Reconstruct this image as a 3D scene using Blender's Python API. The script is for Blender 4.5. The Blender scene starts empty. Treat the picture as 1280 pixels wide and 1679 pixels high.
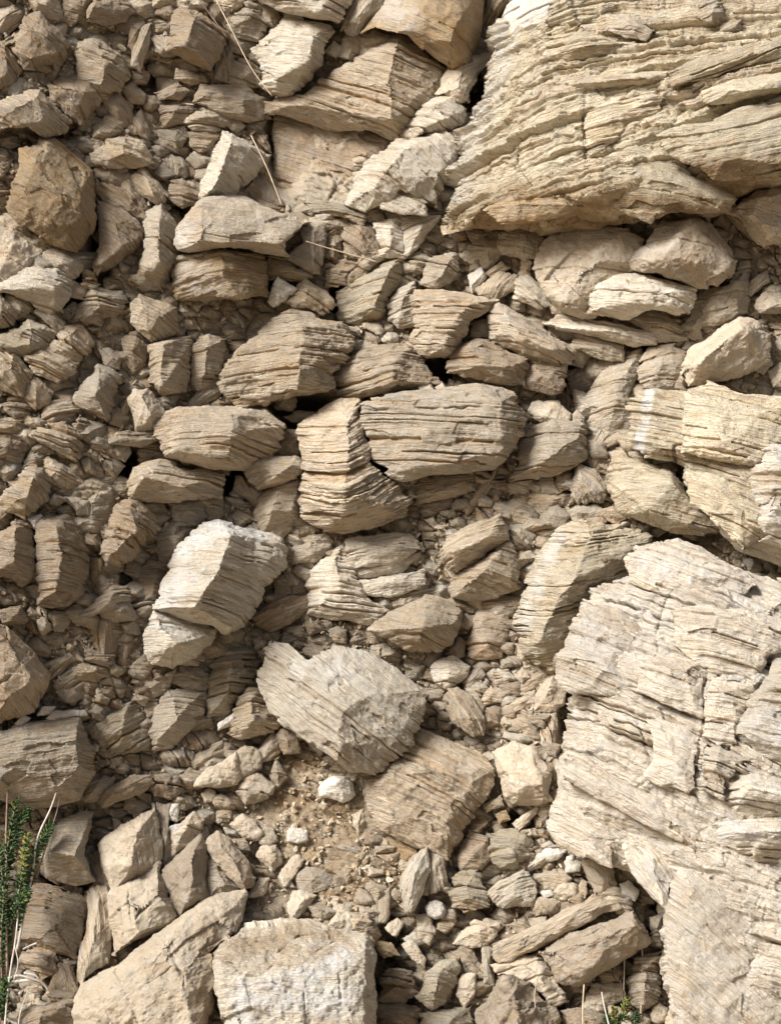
import bpy, math, random
import numpy as np
from mathutils import Vector, geometry

R_ = math.radians
scene = bpy.context.scene
COL = scene.collection

# ------------------------------------------------------------------ camera, light
DIST = 8.0           # camera to the foot plane of the face, metres
ZC = 2.60            # camera height
PX = 400.0           # source pixels per metre on the face
TILT = 0.34          # the face leans back
cam_d = bpy.data.cameras.new('camera')
cam = bpy.data.objects.new('camera', cam_d)
COL.objects.link(cam)
cam.location = (0, -DIST, ZC)
cam.rotation_euler = (R_(90), 0, 0)
cam_d.sensor_fit = 'VERTICAL'
cam_d.sensor_height = 24.0
cam_d.lens = 24.0 * DIST / (1679 / PX)
cam_d.clip_start = 0.05
cam_d.clip_end = 500
scene.camera = cam
scene.render.resolution_x = 780
scene.render.resolution_y = 1024

SUN_EL, SUN_AZ = 41.0, -54.0     # azimuth from the camera's own side, negative = left
w = bpy.data.worlds.new('World')
scene.world = w
w.use_nodes = True
nt = w.node_tree
sky = nt.nodes.new('ShaderNodeTexSky')
sky.sky_type = 'NISHITA'
sky.sun_disc = False
sky.sun_elevation = R_(SUN_EL)
sky.sun_rotation = R_(180 - SUN_AZ)
sky.dust_density = 5.0
sky.air_density = 1.0
sky.ozone_density = 0.6
wb = nt.nodes.new('ShaderNodeMix'); wb.data_type = 'RGBA'; wb.blend_type = 'MULTIPLY'
wb.inputs[0].default_value = 1.0; wb.inputs[7].default_value = (1.07, 1.0, 0.92, 1)      # daylight balanced for open shade
nt.links.new(sky.outputs[0], wb.inputs[6])
nt.links.new(wb.outputs[2], nt.nodes['Background'].inputs[0])
nt.nodes['Background'].inputs[1].default_value = 0.065
sd = bpy.data.lights.new('sun', 'SUN')
sd.energy = 4.8
sd.angle = R_(24)
sd.color = (1.0, 0.98, 0.95)
sun = bpy.data.objects.new('sun', sd)
COL.objects.link(sun)
dx = math.sin(R_(SUN_AZ)) * math.cos(R_(SUN_EL))
dy = -math.cos(R_(SUN_AZ)) * math.cos(R_(SUN_EL))
dz = math.sin(R_(SUN_EL))
sun.rotation_euler = Vector((dx, dy, dz)).to_track_quat('Z', 'Y').to_euler()
sun.location = (-4, -6, 9)
scene.view_settings.view_transform = 'Standard'
scene.view_settings.look = 'None'
scene.view_settings.gamma = 1
scene.view_settings.exposure = 0.55

# ------------------------------------------------------------------ helpers
def world(p):
    """face coordinates (across, down, out; in 1/400 m) to metres"""
    p = np.asarray(p, dtype=np.float64)
    u, v, h = p[..., 0], p[..., 1], p[..., 2]
    y = TILT * (840 - v) / PX - h / PX
    k = (DIST + y) / DIST
    return np.stack([(u - 640) / PX * k, y, ZC + (840 - v) / PX * k], -1)

def hsh(i, j, k, seed):
    x = (i.astype(np.int64) * 73856093) ^ (j.astype(np.int64) * 19349663) ^ (k.astype(np.int64) * 83492791) ^ (seed * 2654435)
    x = (x ^ (x >> 13)) * 1274126177
    x = x & 0x7fffffff
    x = (x ^ (x >> 16)) * 668265263
    return ((x & 0xffffff) / float(0xffffff)) * 2 - 1

def noise(x, y, z=None, seed=0, sharp=None):
    if z is None: z = np.zeros_like(x)
    xi, yi, zi = np.floor(x), np.floor(y), np.floor(z)
    fx, fy, fz = x - xi, y - yi, z - zi
    sx = fx * fx * (3 - 2 * fx); sz = fz * fz * (3 - 2 * fz)
    if sharp:                                   # nearly stepped in y
        e = np.clip((fy - (1 - sharp)) / sharp, 0, 1); sy = e * e * (3 - 2 * e)
    else: sy = fy * fy * (3 - 2 * fy)
    r = 0
    for a in (0, 1):
        for b in (0, 1):
            for c in (0, 1):
                r = r + hsh(xi + a, yi + b, zi + c, seed) * (sx if a else 1 - sx) * (sy if b else 1 - sy) * (sz if c else 1 - sz)
    return r

def fbm(x, y, z=None, seed=0, oct=3):
    r, a = 0, 1.0
    for o in range(oct):
        r = r + a * noise(x, y, z, seed + 17 * o)
        x, y = x * 2.03, y * 2.03
        z = None if z is None else z * 2.03
        a *= 0.5
    return r

def cells(x, y, seed=0):
    """nearest and second distance, cell random values, offset to the centre"""
    xi, yi = np.floor(x), np.floor(y)
    z0 = np.zeros_like(xi)
    d1 = np.full(x.shape, 9.0); d2 = np.full(x.shape, 9.0)
    r1 = np.zeros(x.shape); r2 = np.zeros(x.shape); r3 = np.zeros(x.shape); ox = np.zeros(x.shape); oy = np.zeros(x.shape)
    for a in (-1, 0, 1):
        for b in (-1, 0, 1):
            cx, cy = xi + a, yi + b
            px = cx + 0.5 + 0.45 * hsh(cx, cy, z0, seed + 1); py = cy + 0.5 + 0.45 * hsh(cx, cy, z0, seed + 2)
            d = np.hypot(x - px, y - py)
            m = d < d1
            d2 = np.where(m, d1, np.minimum(d2, d))
            d1 = np.where(m, d, d1)
            r1 = np.where(m, hsh(cx, cy, z0, seed + 3), r1)
            r2 = np.where(m, hsh(cx, cy, z0, seed + 4), r2)
            r3 = np.where(m, hsh(cx, cy, z0, seed + 5), r3)
            ox = np.where(m, x - px, ox); oy = np.where(m, y - py, oy)
    return d1, d2, r1, r2, r3, ox, oy

def make_mesh(name, co, faces, mat, attrs=None, smooth=True):
    """faces: (n,4) or (n,3) int array, or list of such arrays"""
    if not isinstance(faces, list): faces = [faces]
    me = bpy.data.meshes.new(name)
    me.vertices.add(len(co))
    me.vertices.foreach_set('co', np.ascontiguousarray(co, dtype=np.float32).ravel())
    idx = np.concatenate([f.ravel() for f in faces]).astype(np.int32)
    tot = np.concatenate([np.full(len(f), f.shape[1]) for f in faces]).astype(np.int32)
    st = np.concatenate([[0], np.cumsum(tot)[:-1]]).astype(np.int32)
    me.loops.add(len(idx)); me.loops.foreach_set('vertex_index', idx)
    me.polygons.add(len(tot)); me.polygons.foreach_set('loop_start', st)
    try: me.polygons.foreach_set('loop_total', tot)
    except Exception: pass
    me.polygons.foreach_set('use_smooth', np.full(len(tot), smooth))
    if attrs:
        for k, v in attrs.items():
            if v.ndim == 2:
                at = me.attributes.new(k, 'FLOAT_VECTOR', 'POINT'); at.data.foreach_set('vector', v.astype(np.float32).ravel())
            else:
                at = me.attributes.new(k, 'FLOAT', 'POINT'); at.data.foreach_set('value', v.astype(np.float32))
    me.update(calc_edges=True); me.validate()
    me.materials.append(mat)
    o = bpy.data.objects.new(name, me)
    COL.objects.link(o)
    return o

# ------------------------------------------------------------------ the lie of the face
# (across, down, radius across, radius down, out): swells and hollows of the whole slope
SWELL = [(1060, 180, 330, 260, 55), (1150, 1300, 260, 420, 75), (1200, 780, 160, 160, 35),
         (230, 150, 260, 230, -30), (560, 210, 130, 110, -40), (480, 1620, 240, 160, 40),
         (240, 1550, 160, 130, 25), (20, 1480, 130, 150, -55), (600, 1400, 120, 110, -14),
         (720, 700, 200, 160, 20), (420, 400, 140, 80, 22), (800, 60, 30, 120, -50)]
PITS = [(508, 672, 62, 20, -75), (385, 792, 26, 26, -80), (212, 765, 30, 26, -75), (716, 606, 34, 26, -75),
        (940, 618, 44, 36, -85), (556, 490, 28, 34, -60), (620, 780, 16, 30, -40), (125, 480, 30, 24, -45),
        (780, 150, 18, 50, -70), (470, 235, 30, 60, -40), (118, 1450, 60, 18, -70), (20, 1560, 60, 110, -30),
        (1075, 590, 18, 20, -20), (300, 360, 20, 50, -50), (165, 400, 16, 60, -50), (845, 1345, 26, 16, -40),
        (208, 960, 10, 30, -50), (1075, 1540, 16, 60, -60), (930, 1160, 14, 60, -40), (640, 1600, 40, 90, -40),
        (690, 985, 30, 10, -20), (490, 710, 40, 20, -70), (880, 1010, 14, 60, -20), (1120, 885, 60, 14, -30),
        (240, 130, 40, 30, -30), (98, 215, 40, 14, -30), (240, 1450, 30, 20, 0), (1060, 560, 30, 14, -30)]
def G(u, v):
    # the left side turns away from the light, the right side faces it: a shallow gully
    r = 0.50 * np.clip(420 - u, 0, 900) * np.clip((1500 - v) / 500, 0.2, 1) + 0.16 * np.clip(u - 760, 0, 900)
    for a, b, c, d, e in SWELL:
        r = r + e * np.exp(-((u - a) / c) ** 2 - ((v - b) / d) ** 2)
    return r

def ground_h(u, v):
    u = np.asarray(u, float); v = np.asarray(v, float)
    h = G(u, v) + 10
    for a, b, c, d, e in PITS:
        h = h + 2.3 * e * np.exp(-(((u - a) / c) ** 2 + ((v - b) / d) ** 2) ** 1.5)
    h = h + 14 * fbm(u / 150, v / 150, seed=5, oct=2)
    ca, sa = math.cos(0.45), math.sin(0.45)
    wu = u + 9 * noise(u / 30, v / 30, seed=71); wv = v + 9 * noise(u / 30, v / 30, seed=72)
    s, t = wu * ca + wv * sa, -wu * sa + wv * ca
    soft = np.clip(0.75 + 0.6 * noise(u / 160, v / 160, seed=9), 0.15, 1.1)
    sandy = np.exp(-((u - 520) / 150) ** 4 - ((v - 1400) / 130) ** 4) * 0.6
    h = h + 20 * sandy
    amp = soft * (1 - sandy)
    for sc, sq, hh, tl, sd in ((46, 0.7, 9, 26, 11), (19, 0.75, 4.2, 10, 12), (8, 0.8, 1.8, 3.5, 13)):
        d1, d2, r1, r2, r3, ox, oy = cells(s / sc, t / (sc * sq), sd)
        gap = np.exp(-((d2 - d1) / 0.10) ** 2)
        h = h + amp * (hh * r1 + tl * 0.5 * (r2 * ox + r3 * oy) - hh * 0.8 * gap)
    tt = t + 10 * noise(u / 90, v / 90, seed=73)
    h = h + 5.0 * (1 - 0.7 * sandy / 0.6) * (noise(s / 60, tt / 9, seed=74, sharp=0.25) + 0.5 * noise(s / 34, tt / 4, seed=75, sharp=0.3))
    h = h + 1.3 * fbm(u / 6, v / 6, seed=21, oct=3) + 2.2 * fbm(u / 22, v / 22, seed=22, oct=2)
    return h
# ------------------------------------------------------------------ materials
def N(nt, t, **kw):
    n = nt.nodes.new(t)
    for k, v in kw.items(): setattr(n, k, v)
    return n
def setin(n, i, v): n.inputs[i].default_value = v
def ramp(nt, src, p0, p1, c0=(0, 0, 0, 1), c1=(1, 1, 1, 1)):
    r = N(nt, 'ShaderNodeValToRGB')
    r.color_ramp.elements[0].position = p0; r.color_ramp.elements[1].position = p1
    r.color_ramp.elements[0].color = c0; r.color_ramp.elements[1].color = c1
    nt.links.new(src, r.inputs[0]); return r.outputs[0]
def mixc(nt, fac, a, b, mode='MIX'):
    m = N(nt, 'ShaderNodeMix', data_type='RGBA', blend_type=mode)
    L = nt.links
    for s, i in ((fac, 0), (a, 6), (b, 7)):
        if isinstance(s, (int, float)): m.inputs[i].default_value = s
        elif isinstance(s, tuple): m.inputs[i].default_value = s + (1,) if len(s) == 3 else s
        else: L.new(s, m.inputs[i])
    return m.outputs[2]
def math_(nt, op, a, b=0.0):
    m = N(nt, 'ShaderNodeMath', operation=op)
    for s, i in ((a, 0), (b, 1)):
        if isinstance(s, (int, float)): m.inputs[i].default_value = s
        else: nt.links.new(s, m.inputs[i])
    return m.outputs[0]
def ntex(nt, vec, scale, detail=3.0, rough=0.55, loc=(0, 0, 0), vs=(1, 1, 1)):
    mp = N(nt, 'ShaderNodeMapping'); setin(mp, 1, loc); setin(mp, 3, vs)
    nt.links.new(vec, mp.inputs[0])
    n = N(nt, 'ShaderNodeTexNoise'); setin(n, 'Scale', scale); setin(n, 'Detail', detail); setin(n, 'Roughness', rough)
    nt.links.new(mp.outputs[0], n.inputs['Vector'])
    return n.outputs[0]

def rock_mat(name, light, mid, dark, patina, strat=1.0, pat=0.35, pits=0.3, ochre=0.35, grain=1.0):
    m = bpy.data.materials.new(name); m.use_nodes = True
    nt = m.node_tree; L = nt.links
    bs = nt.nodes['Principled BSDF']
    bs.inputs['Roughness'].default_value = 0.93
    bs.inputs['Specular IOR Level'].default_value = 0.18
    at = N(nt, 'ShaderNodeAttribute', attribute_name='bed'); V = at.outputs['Vector']
    st = N(nt, 'ShaderNodeAttribute', attribute_name='stain_lit').outputs['Fac']
    oi = N(nt, 'ShaderNodeObjectInfo').outputs['Random']
    beds = ntex(nt, V, 1, 4, 0.6, vs=(0.9, 11, 1.5))
    lam = ntex(nt, V, 1, 4, 0.65, vs=(2.2, 46, 4), loc=(3, 7, 1))
    fine = ntex(nt, V, 1, 2, 0.6, vs=(7, 120, 10), loc=(1, 4, 9))
    blot = ntex(nt, V, 2.4, 5, 0.62, loc=(9, 2, 5))
    blot2 = ntex(nt, V, 4.2, 6, 0.7, loc=(2, 12, 5))
    gr = ntex(nt, V, 55, 4, 0.7)
    och = ntex(nt, V, 1, 3, 0.6, vs=(1.6, 5, 1.6), loc=(5, 5, 5))
    c = mixc(nt, ramp(nt, blot, 0.38, 0.62), light, mid)
    cb = mixc(nt, ramp(nt, beds, 0.36, 0.64), light, mid)
    c = mixc(nt, 0.65 * strat, c, cb)
    c = mixc(nt, math_(nt, 'MULTIPLY', ramp(nt, lam, 0.52, 0.62), 0.85 * strat), c, tuple(x * 0.82 for x in dark))
    c = mixc(nt, math_(nt, 'MULTIPLY', ramp(nt, fine, 0.5, 0.68), 0.5 * strat), c, dark)
    c = mixc(nt, math_(nt, 'MULTIPLY', ramp(nt, och, 0.5, 0.72), ochre * 1.3), c, (0.43, 0.285, 0.135))
    c = mixc(nt, math_(nt, 'MULTIPLY', ramp(nt, blot2, 0.47, 0.62), pat * 1.5), c, mixc(nt, 0.4, patina, (0.44, 0.435, 0.42)))
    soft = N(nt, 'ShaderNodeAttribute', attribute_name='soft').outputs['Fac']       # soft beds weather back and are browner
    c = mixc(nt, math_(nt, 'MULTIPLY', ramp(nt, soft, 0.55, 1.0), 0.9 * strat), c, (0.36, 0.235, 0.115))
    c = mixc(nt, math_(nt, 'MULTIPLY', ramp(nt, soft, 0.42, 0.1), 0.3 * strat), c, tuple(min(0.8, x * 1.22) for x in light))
    ru = N(nt, 'ShaderNodeAttribute', attribute_name='rust').outputs['Fac']
    rf = math_(nt, 'MULTIPLY', ru, math_(nt, 'ADD', ramp(nt, blot, 0.35, 0.6), 0.4))
    rc = N(nt, 'ShaderNodeClamp'); L.new(rf, rc.inputs[0])
    c = mixc(nt, rc.outputs[0], c, mixc(nt, ramp(nt, blot2, 0.4, 0.6), (0.38, 0.285, 0.18), (0.28, 0.205, 0.13)))
    g2 = ramp(nt, gr, 0.25, 0.75, (0.6, 0.58, 0.56, 1), (1.3, 1.3, 1.3, 1))
    c = mixc(nt, 0.85, c, g2, 'MULTIPLY')
    rv = math_(nt, 'ADD', math_(nt, 'MULTIPLY', oi, 0.30), 0.86)
    cmb = N(nt, 'ShaderNodeCombineColor')
    for i in range(3): L.new(rv, cmb.inputs[i])
    c = mixc(nt, 1.0, c, cmb.outputs[0], 'MULTIPLY')
    c = mixc(nt, 1.0, c, (1.0, 0.985, 0.95), 'MULTIPLY')
    sf = math_(nt, 'MULTIPLY', st, math_(nt, 'ADD', ramp(nt, blot2, 0.38, 0.52), 0.25))  # white crusts, and sunlit flanks brightened in the colour
    sfc = N(nt, 'ShaderNodeClamp'); L.new(sf, sfc.inputs[0])
    c = mixc(nt, sfc.outputs[0], c, (0.69, 0.675, 0.64))
    L.new(c, bs.inputs['Base Color'])
    # relief
    vo = N(nt, 'ShaderNodeTexVoronoi'); setin(vo, 'Scale', 13)
    L.new(V, vo.inputs['Vector'])
    pt = ramp(nt, vo.outputs['Distance'], 0.06, 0.2)
    pm = ramp(nt, blot, 0.5, 0.6)
    ptm = mixc(nt, pm, (1, 1, 1), pt)
    hgt = math_(nt, 'ADD', math_(nt, 'MULTIPLY', lam, 1.3 * strat), math_(nt, 'MULTIPLY', fine, 0.5 * strat))
    hgt = math_(nt, 'ADD', hgt, math_(nt, 'MULTIPLY', gr, 0.55 * grain))
    hgt = math_(nt, 'ADD', hgt, math_(nt, 'MULTIPLY', blot2, 0.9))
    hgt = math_(nt, 'ADD', hgt, math_(nt, 'MULTIPLY', ptm, pits))
    bp = N(nt, 'ShaderNodeBump'); setin(bp, 'Strength', 1.0); setin(bp, 'Distance', 0.016)
    L.new(hgt, bp.inputs['Height']); L.new(bp.outputs[0], bs.inputs['Normal'])
    return m

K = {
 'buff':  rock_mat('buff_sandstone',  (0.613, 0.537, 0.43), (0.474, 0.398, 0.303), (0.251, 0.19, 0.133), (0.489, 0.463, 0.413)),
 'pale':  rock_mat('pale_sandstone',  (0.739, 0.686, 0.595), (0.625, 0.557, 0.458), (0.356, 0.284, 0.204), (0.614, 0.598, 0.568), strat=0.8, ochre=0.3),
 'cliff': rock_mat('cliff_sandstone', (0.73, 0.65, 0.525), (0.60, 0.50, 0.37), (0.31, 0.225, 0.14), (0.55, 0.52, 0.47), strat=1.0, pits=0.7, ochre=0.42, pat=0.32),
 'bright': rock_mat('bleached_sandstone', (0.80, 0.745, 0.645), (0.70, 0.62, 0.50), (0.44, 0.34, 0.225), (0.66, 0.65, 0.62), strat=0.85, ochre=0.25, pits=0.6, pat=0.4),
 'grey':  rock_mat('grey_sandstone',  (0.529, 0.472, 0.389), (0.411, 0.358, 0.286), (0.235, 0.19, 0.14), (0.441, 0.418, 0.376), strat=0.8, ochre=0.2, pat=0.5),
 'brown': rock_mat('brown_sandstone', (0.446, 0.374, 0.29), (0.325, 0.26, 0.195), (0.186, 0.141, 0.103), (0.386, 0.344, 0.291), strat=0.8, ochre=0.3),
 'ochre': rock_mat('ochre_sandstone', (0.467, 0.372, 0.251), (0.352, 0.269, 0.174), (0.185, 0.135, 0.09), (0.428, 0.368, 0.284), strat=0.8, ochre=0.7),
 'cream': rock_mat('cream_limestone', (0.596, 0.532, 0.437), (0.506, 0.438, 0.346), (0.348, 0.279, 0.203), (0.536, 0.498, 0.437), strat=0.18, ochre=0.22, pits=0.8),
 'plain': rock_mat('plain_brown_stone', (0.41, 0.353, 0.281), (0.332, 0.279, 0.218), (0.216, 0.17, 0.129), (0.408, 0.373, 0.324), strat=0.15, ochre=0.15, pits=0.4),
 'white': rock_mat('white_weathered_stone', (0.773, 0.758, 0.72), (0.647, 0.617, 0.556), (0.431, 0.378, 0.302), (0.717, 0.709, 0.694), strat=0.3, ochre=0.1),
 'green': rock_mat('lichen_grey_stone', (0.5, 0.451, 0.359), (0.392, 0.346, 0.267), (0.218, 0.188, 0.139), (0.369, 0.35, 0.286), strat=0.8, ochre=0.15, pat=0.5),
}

def soil_mat():
    m = bpy.data.materials.new('sandy_soil'); m.use_nodes = True
    nt = m.node_tree; L = nt.links; bs = nt.nodes['Principled BSDF']
    bs.inputs['Roughness'].default_value = 0.96; bs.inputs['Specular IOR Level'].default_value = 0.1
    V = N(nt, 'ShaderNodeAttribute', attribute_name='bed').outputs['Vector']
    st = N(nt, 'ShaderNodeAttribute', attribute_name='stain_lit').outputs['Fac']
    a = ntex(nt, V, 1.6, 5, 0.6); b = ntex(nt, V, 9, 5, 0.65, loc=(4, 4, 4)); g = ntex(nt, V, 60, 4, 0.7)
    e = ntex(nt, V, 3.3, 4, 0.6, loc=(14, 4, 4))
    c = mixc(nt, ramp(nt, a, 0.38, 0.62), (0.45, 0.375, 0.275), (0.385, 0.30, 0.20))
    c = mixc(nt, math_(nt, 'MULTIPLY', ramp(nt, b, 0.42, 0.62), 0.6), c, (0.27, 0.205, 0.135))
    c = mixc(nt, math_(nt, 'MULTIPLY', ramp(nt, e, 0.52, 0.68), 0.5), c, (0.40, 0.37, 0.30))
    s = math_(nt, 'MULTIPLY', st, math_(nt, 'ADD', ramp(nt, b, 0.4, 0.6), 0.3))
    cl = N(nt, 'ShaderNodeClamp'); L.new(s, cl.inputs[0])
    c = mixc(nt, cl.outputs[0], c, (0.36, 0.17, 0.065))
    c = mixc(nt, 0.7, c, ramp(nt, g, 0.25, 0.75, (0.68, 0.66, 0.64, 1), (1.22, 1.22, 1.22, 1)), 'MULTIPLY')
    L.new(c, bs.inputs['Base Color'])
    h = math_(nt, 'ADD', math_(nt, 'MULTIPLY', g, 0.7), math_(nt, 'MULTIPLY', b, 1.4))
    bp = N(nt, 'ShaderNodeBump'); setin(bp, 'Strength', 0.9); setin(bp, 'Distance', 0.011)
    L.new(h, bp.inputs['Height']); L.new(bp.outputs[0], bs.inputs['Normal'])
    return m
M_SOIL = soil_mat()

def gravel_mat():
    m = bpy.data.materials.new('mixed_rubble'); m.use_nodes = True
    nt = m.node_tree; L = nt.links; bs = nt.nodes['Principled BSDF']
    bs.inputs['Roughness'].default_value = 0.95; bs.inputs['Specular IOR Level'].default_value = 0.15
    isl = N(nt, 'ShaderNodeNewGeometry').outputs['Random Per Island']
    r = N(nt, 'ShaderNodeValToRGB'); e = r.color_ramp.elements
    e[0].position = 0; e[0].color = (0.30, 0.225, 0.15, 1); e[1].position = 1; e[1].color = (0.54, 0.47, 0.37, 1)
    x = r.color_ramp.elements.new(0.35); x.color = (0.42, 0.34, 0.24, 1)
    x = r.color_ramp.elements.new(0.7); x.color = (0.42, 0.38, 0.31, 1)
    L.new(isl, r.inputs[0])
    tc = N(nt, 'ShaderNodeTexCoord').outputs['Object']
    g = ntex(nt, tc, 140, 4, 0.7)
    c = mixc(nt, 0.8, r.outputs[0], ramp(nt, g, 0.25, 0.75, (0.65, 0.63, 0.6, 1), (1.2, 1.2, 1.2, 1)), 'MULTIPLY')
    L.new(c, bs.inputs['Base Color'])
    bp = N(nt, 'ShaderNodeBump'); setin(bp, 'Strength', 0.8); setin(bp, 'Distance', 0.004)
    L.new(g, bp.inputs['Height']); L.new(bp.outputs[0], bs.inputs['Normal'])
    return m
M_GRAVEL = gravel_mat()

def plain_mat(name, c1, c2, scale=30, rough=0.8, trans=0.0):
    m = bpy.data.materials.new(name); m.use_nodes = True
    nt = m.node_tree; L = nt.links; bs = nt.nodes['Principled BSDF']
    bs.inputs['Roughness'].default_value = rough; bs.inputs['Specular IOR Level'].default_value = 0.3
    tc = N(nt, 'ShaderNodeTexCoord').outputs['Object']
    L.new(mixc(nt, ramp(nt, ntex(nt, tc, scale, 3), 0.35, 0.65), c1, c2), bs.inputs['Base Color'])
    return m
M_STRAW = plain_mat('dry_straw', (0.55, 0.46, 0.34), (0.40, 0.31, 0.21))
M_STALK = plain_mat('brown_stalk', (0.30, 0.22, 0.165), (0.19, 0.125, 0.10))
M_ROOT = plain_mat('bleached_root', (0.55, 0.52, 0.48), (0.42, 0.37, 0.31))
M_LEAF = plain_mat('fleshy_green_leaf', (0.05, 0.095, 0.03), (0.022, 0.05, 0.018), 40, 0.5)
M_YOUNG = plain_mat('yellow_green_leaf', (0.20, 0.19, 0.05), (0.10, 0.13, 0.035), 60, 0.5)
M_DARKTWIG = plain_mat('dark_twig', (0.07, 0.05, 0.04), (0.04, 0.03, 0.025))

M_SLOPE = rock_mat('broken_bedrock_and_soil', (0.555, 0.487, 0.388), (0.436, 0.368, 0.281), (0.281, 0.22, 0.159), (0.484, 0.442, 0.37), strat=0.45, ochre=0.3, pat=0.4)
# ------------------------------------------------------------------ rock builder
QUAL = 1.0
def parse(s):
    out = []
    for tok in s.split():
        q = [float(x) for x in tok.split(',')]
        out.append(q if len(q) == 3 else q + [0.0])
    return np.array(out)

def inside_poly(px, py, poly):
    r = np.zeros(px.shape, bool)
    n = len(poly)
    for i in range(n):
        x1, y1 = poly[i][:2]; x2, y2 = poly[(i + 1) % n][:2]
        if y1 == y2: continue
        c = ((y1 > py) != (y2 > py)) & (px < (x2 - x1) * (py - y1) / (y2 - y1) + x1)
        r ^= c
    return r

def seg_near(px, py, pts, closed=True):
    """distance to a polyline, nearest point, segment normal (outward for a ring)"""
    n = len(pts); best = np.full(px.shape, 1e9)
    nx = np.zeros(px.shape); ny = np.zeros(px.shape); ox = np.zeros(px.shape); oy = np.zeros(px.shape)
    area = 0.5 * sum(pts[i][0] * pts[(i + 1) % n][1] - pts[(i + 1) % n][0] * pts[i][1] for i in range(n))
    sg = 1 if area > 0 else -1
    for i in range(n if closed else n - 1):
        x1, y1 = pts[i][:2]; x2, y2 = pts[(i + 1) % n][:2]
        ex, ey = x2 - x1, y2 - y1; l2 = ex * ex + ey * ey
        if l2 < 1e-6: continue
        k = np.clip(((px - x1) * ex + (py - y1) * ey) / l2, 0, 1)
        qx, qy = x1 + k * ex, y1 + k * ey
        d = np.hypot(px - qx, py - qy); m = d < best
        best = np.where(m, d, best); nx = np.where(m, qx, nx); ny = np.where(m, qy, ny)
        l = math.sqrt(l2)
        ox = np.where(m, sg * ey / l, ox); oy = np.where(m, -sg * ex / l, oy)
    return best, nx, ny, ox, oy

def hull_planes(P):
    n = len(P); out = []
    for i in range(n):
        for j in range(i + 1, n):
            for k in range(j + 1, n):
                A = np.array([[P[i][0], P[i][1], 1], [P[j][0], P[j][1], 1], [P[k][0], P[k][1], 1]])
                if abs(np.linalg.det(A)) < 8: continue
                c = np.linalg.solve(A, [P[i][2], P[j][2], P[k][2]])
                if abs(c[0]) > 12 or abs(c[1]) > 12: continue
                if np.all(P[:, 0] * c[0] + P[:, 1] * c[1] + c[2] >= P[:, 2] - 0.05):
                    if not any(np.allclose(c, o, atol=1e-3) for o in out): out.append(c)
    return out

def strata(t, s, h, th, seed, L=70.0):
    """how far each bed stands out, roughly -1..1"""
    t = t + th * 0.9 * noise(t / (th * 3.1), s / 400, seed=seed + 3)
    f = 0
    for k, (sc, am, sh) in enumerate(((1.0, 0.62, 0.22), (0.43, 0.34, 0.3), (0.2, 0.17, 0.5))):
        q = t / (th * sc)
        m = noise(s / (L * sc ** 0.35), q, h / (L * sc ** 0.3), seed=seed + 31 * k, sharp=sh)
        if k < 2: m = 0.45 * m + 0.6 * np.round((m + 0.25 * noise(s / 9, q * 1.7, h / 9, seed=seed + 7)) * 2.2) / 2.2     # sheets snap off
        f = f + am * m
        fr = q - np.floor(q)
        f = f - am * 0.35 * np.abs(2 * fr - 1) ** 5
    # open bedding cracks
    q = t / (th * 1.15); i = np.floor(q); fr = q - i
    z0 = np.zeros_like(i)
    on = (hsh(i, z0, z0, seed + 91) > 0.25) & (noise(s / 55, i * 7.3, h / 55, seed=seed + 5) > -0.15)
    f = f - 2.1 * on * np.exp(-((fr - 0.5) * th * 1.15 / 1.25) ** 2)
    return f

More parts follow.
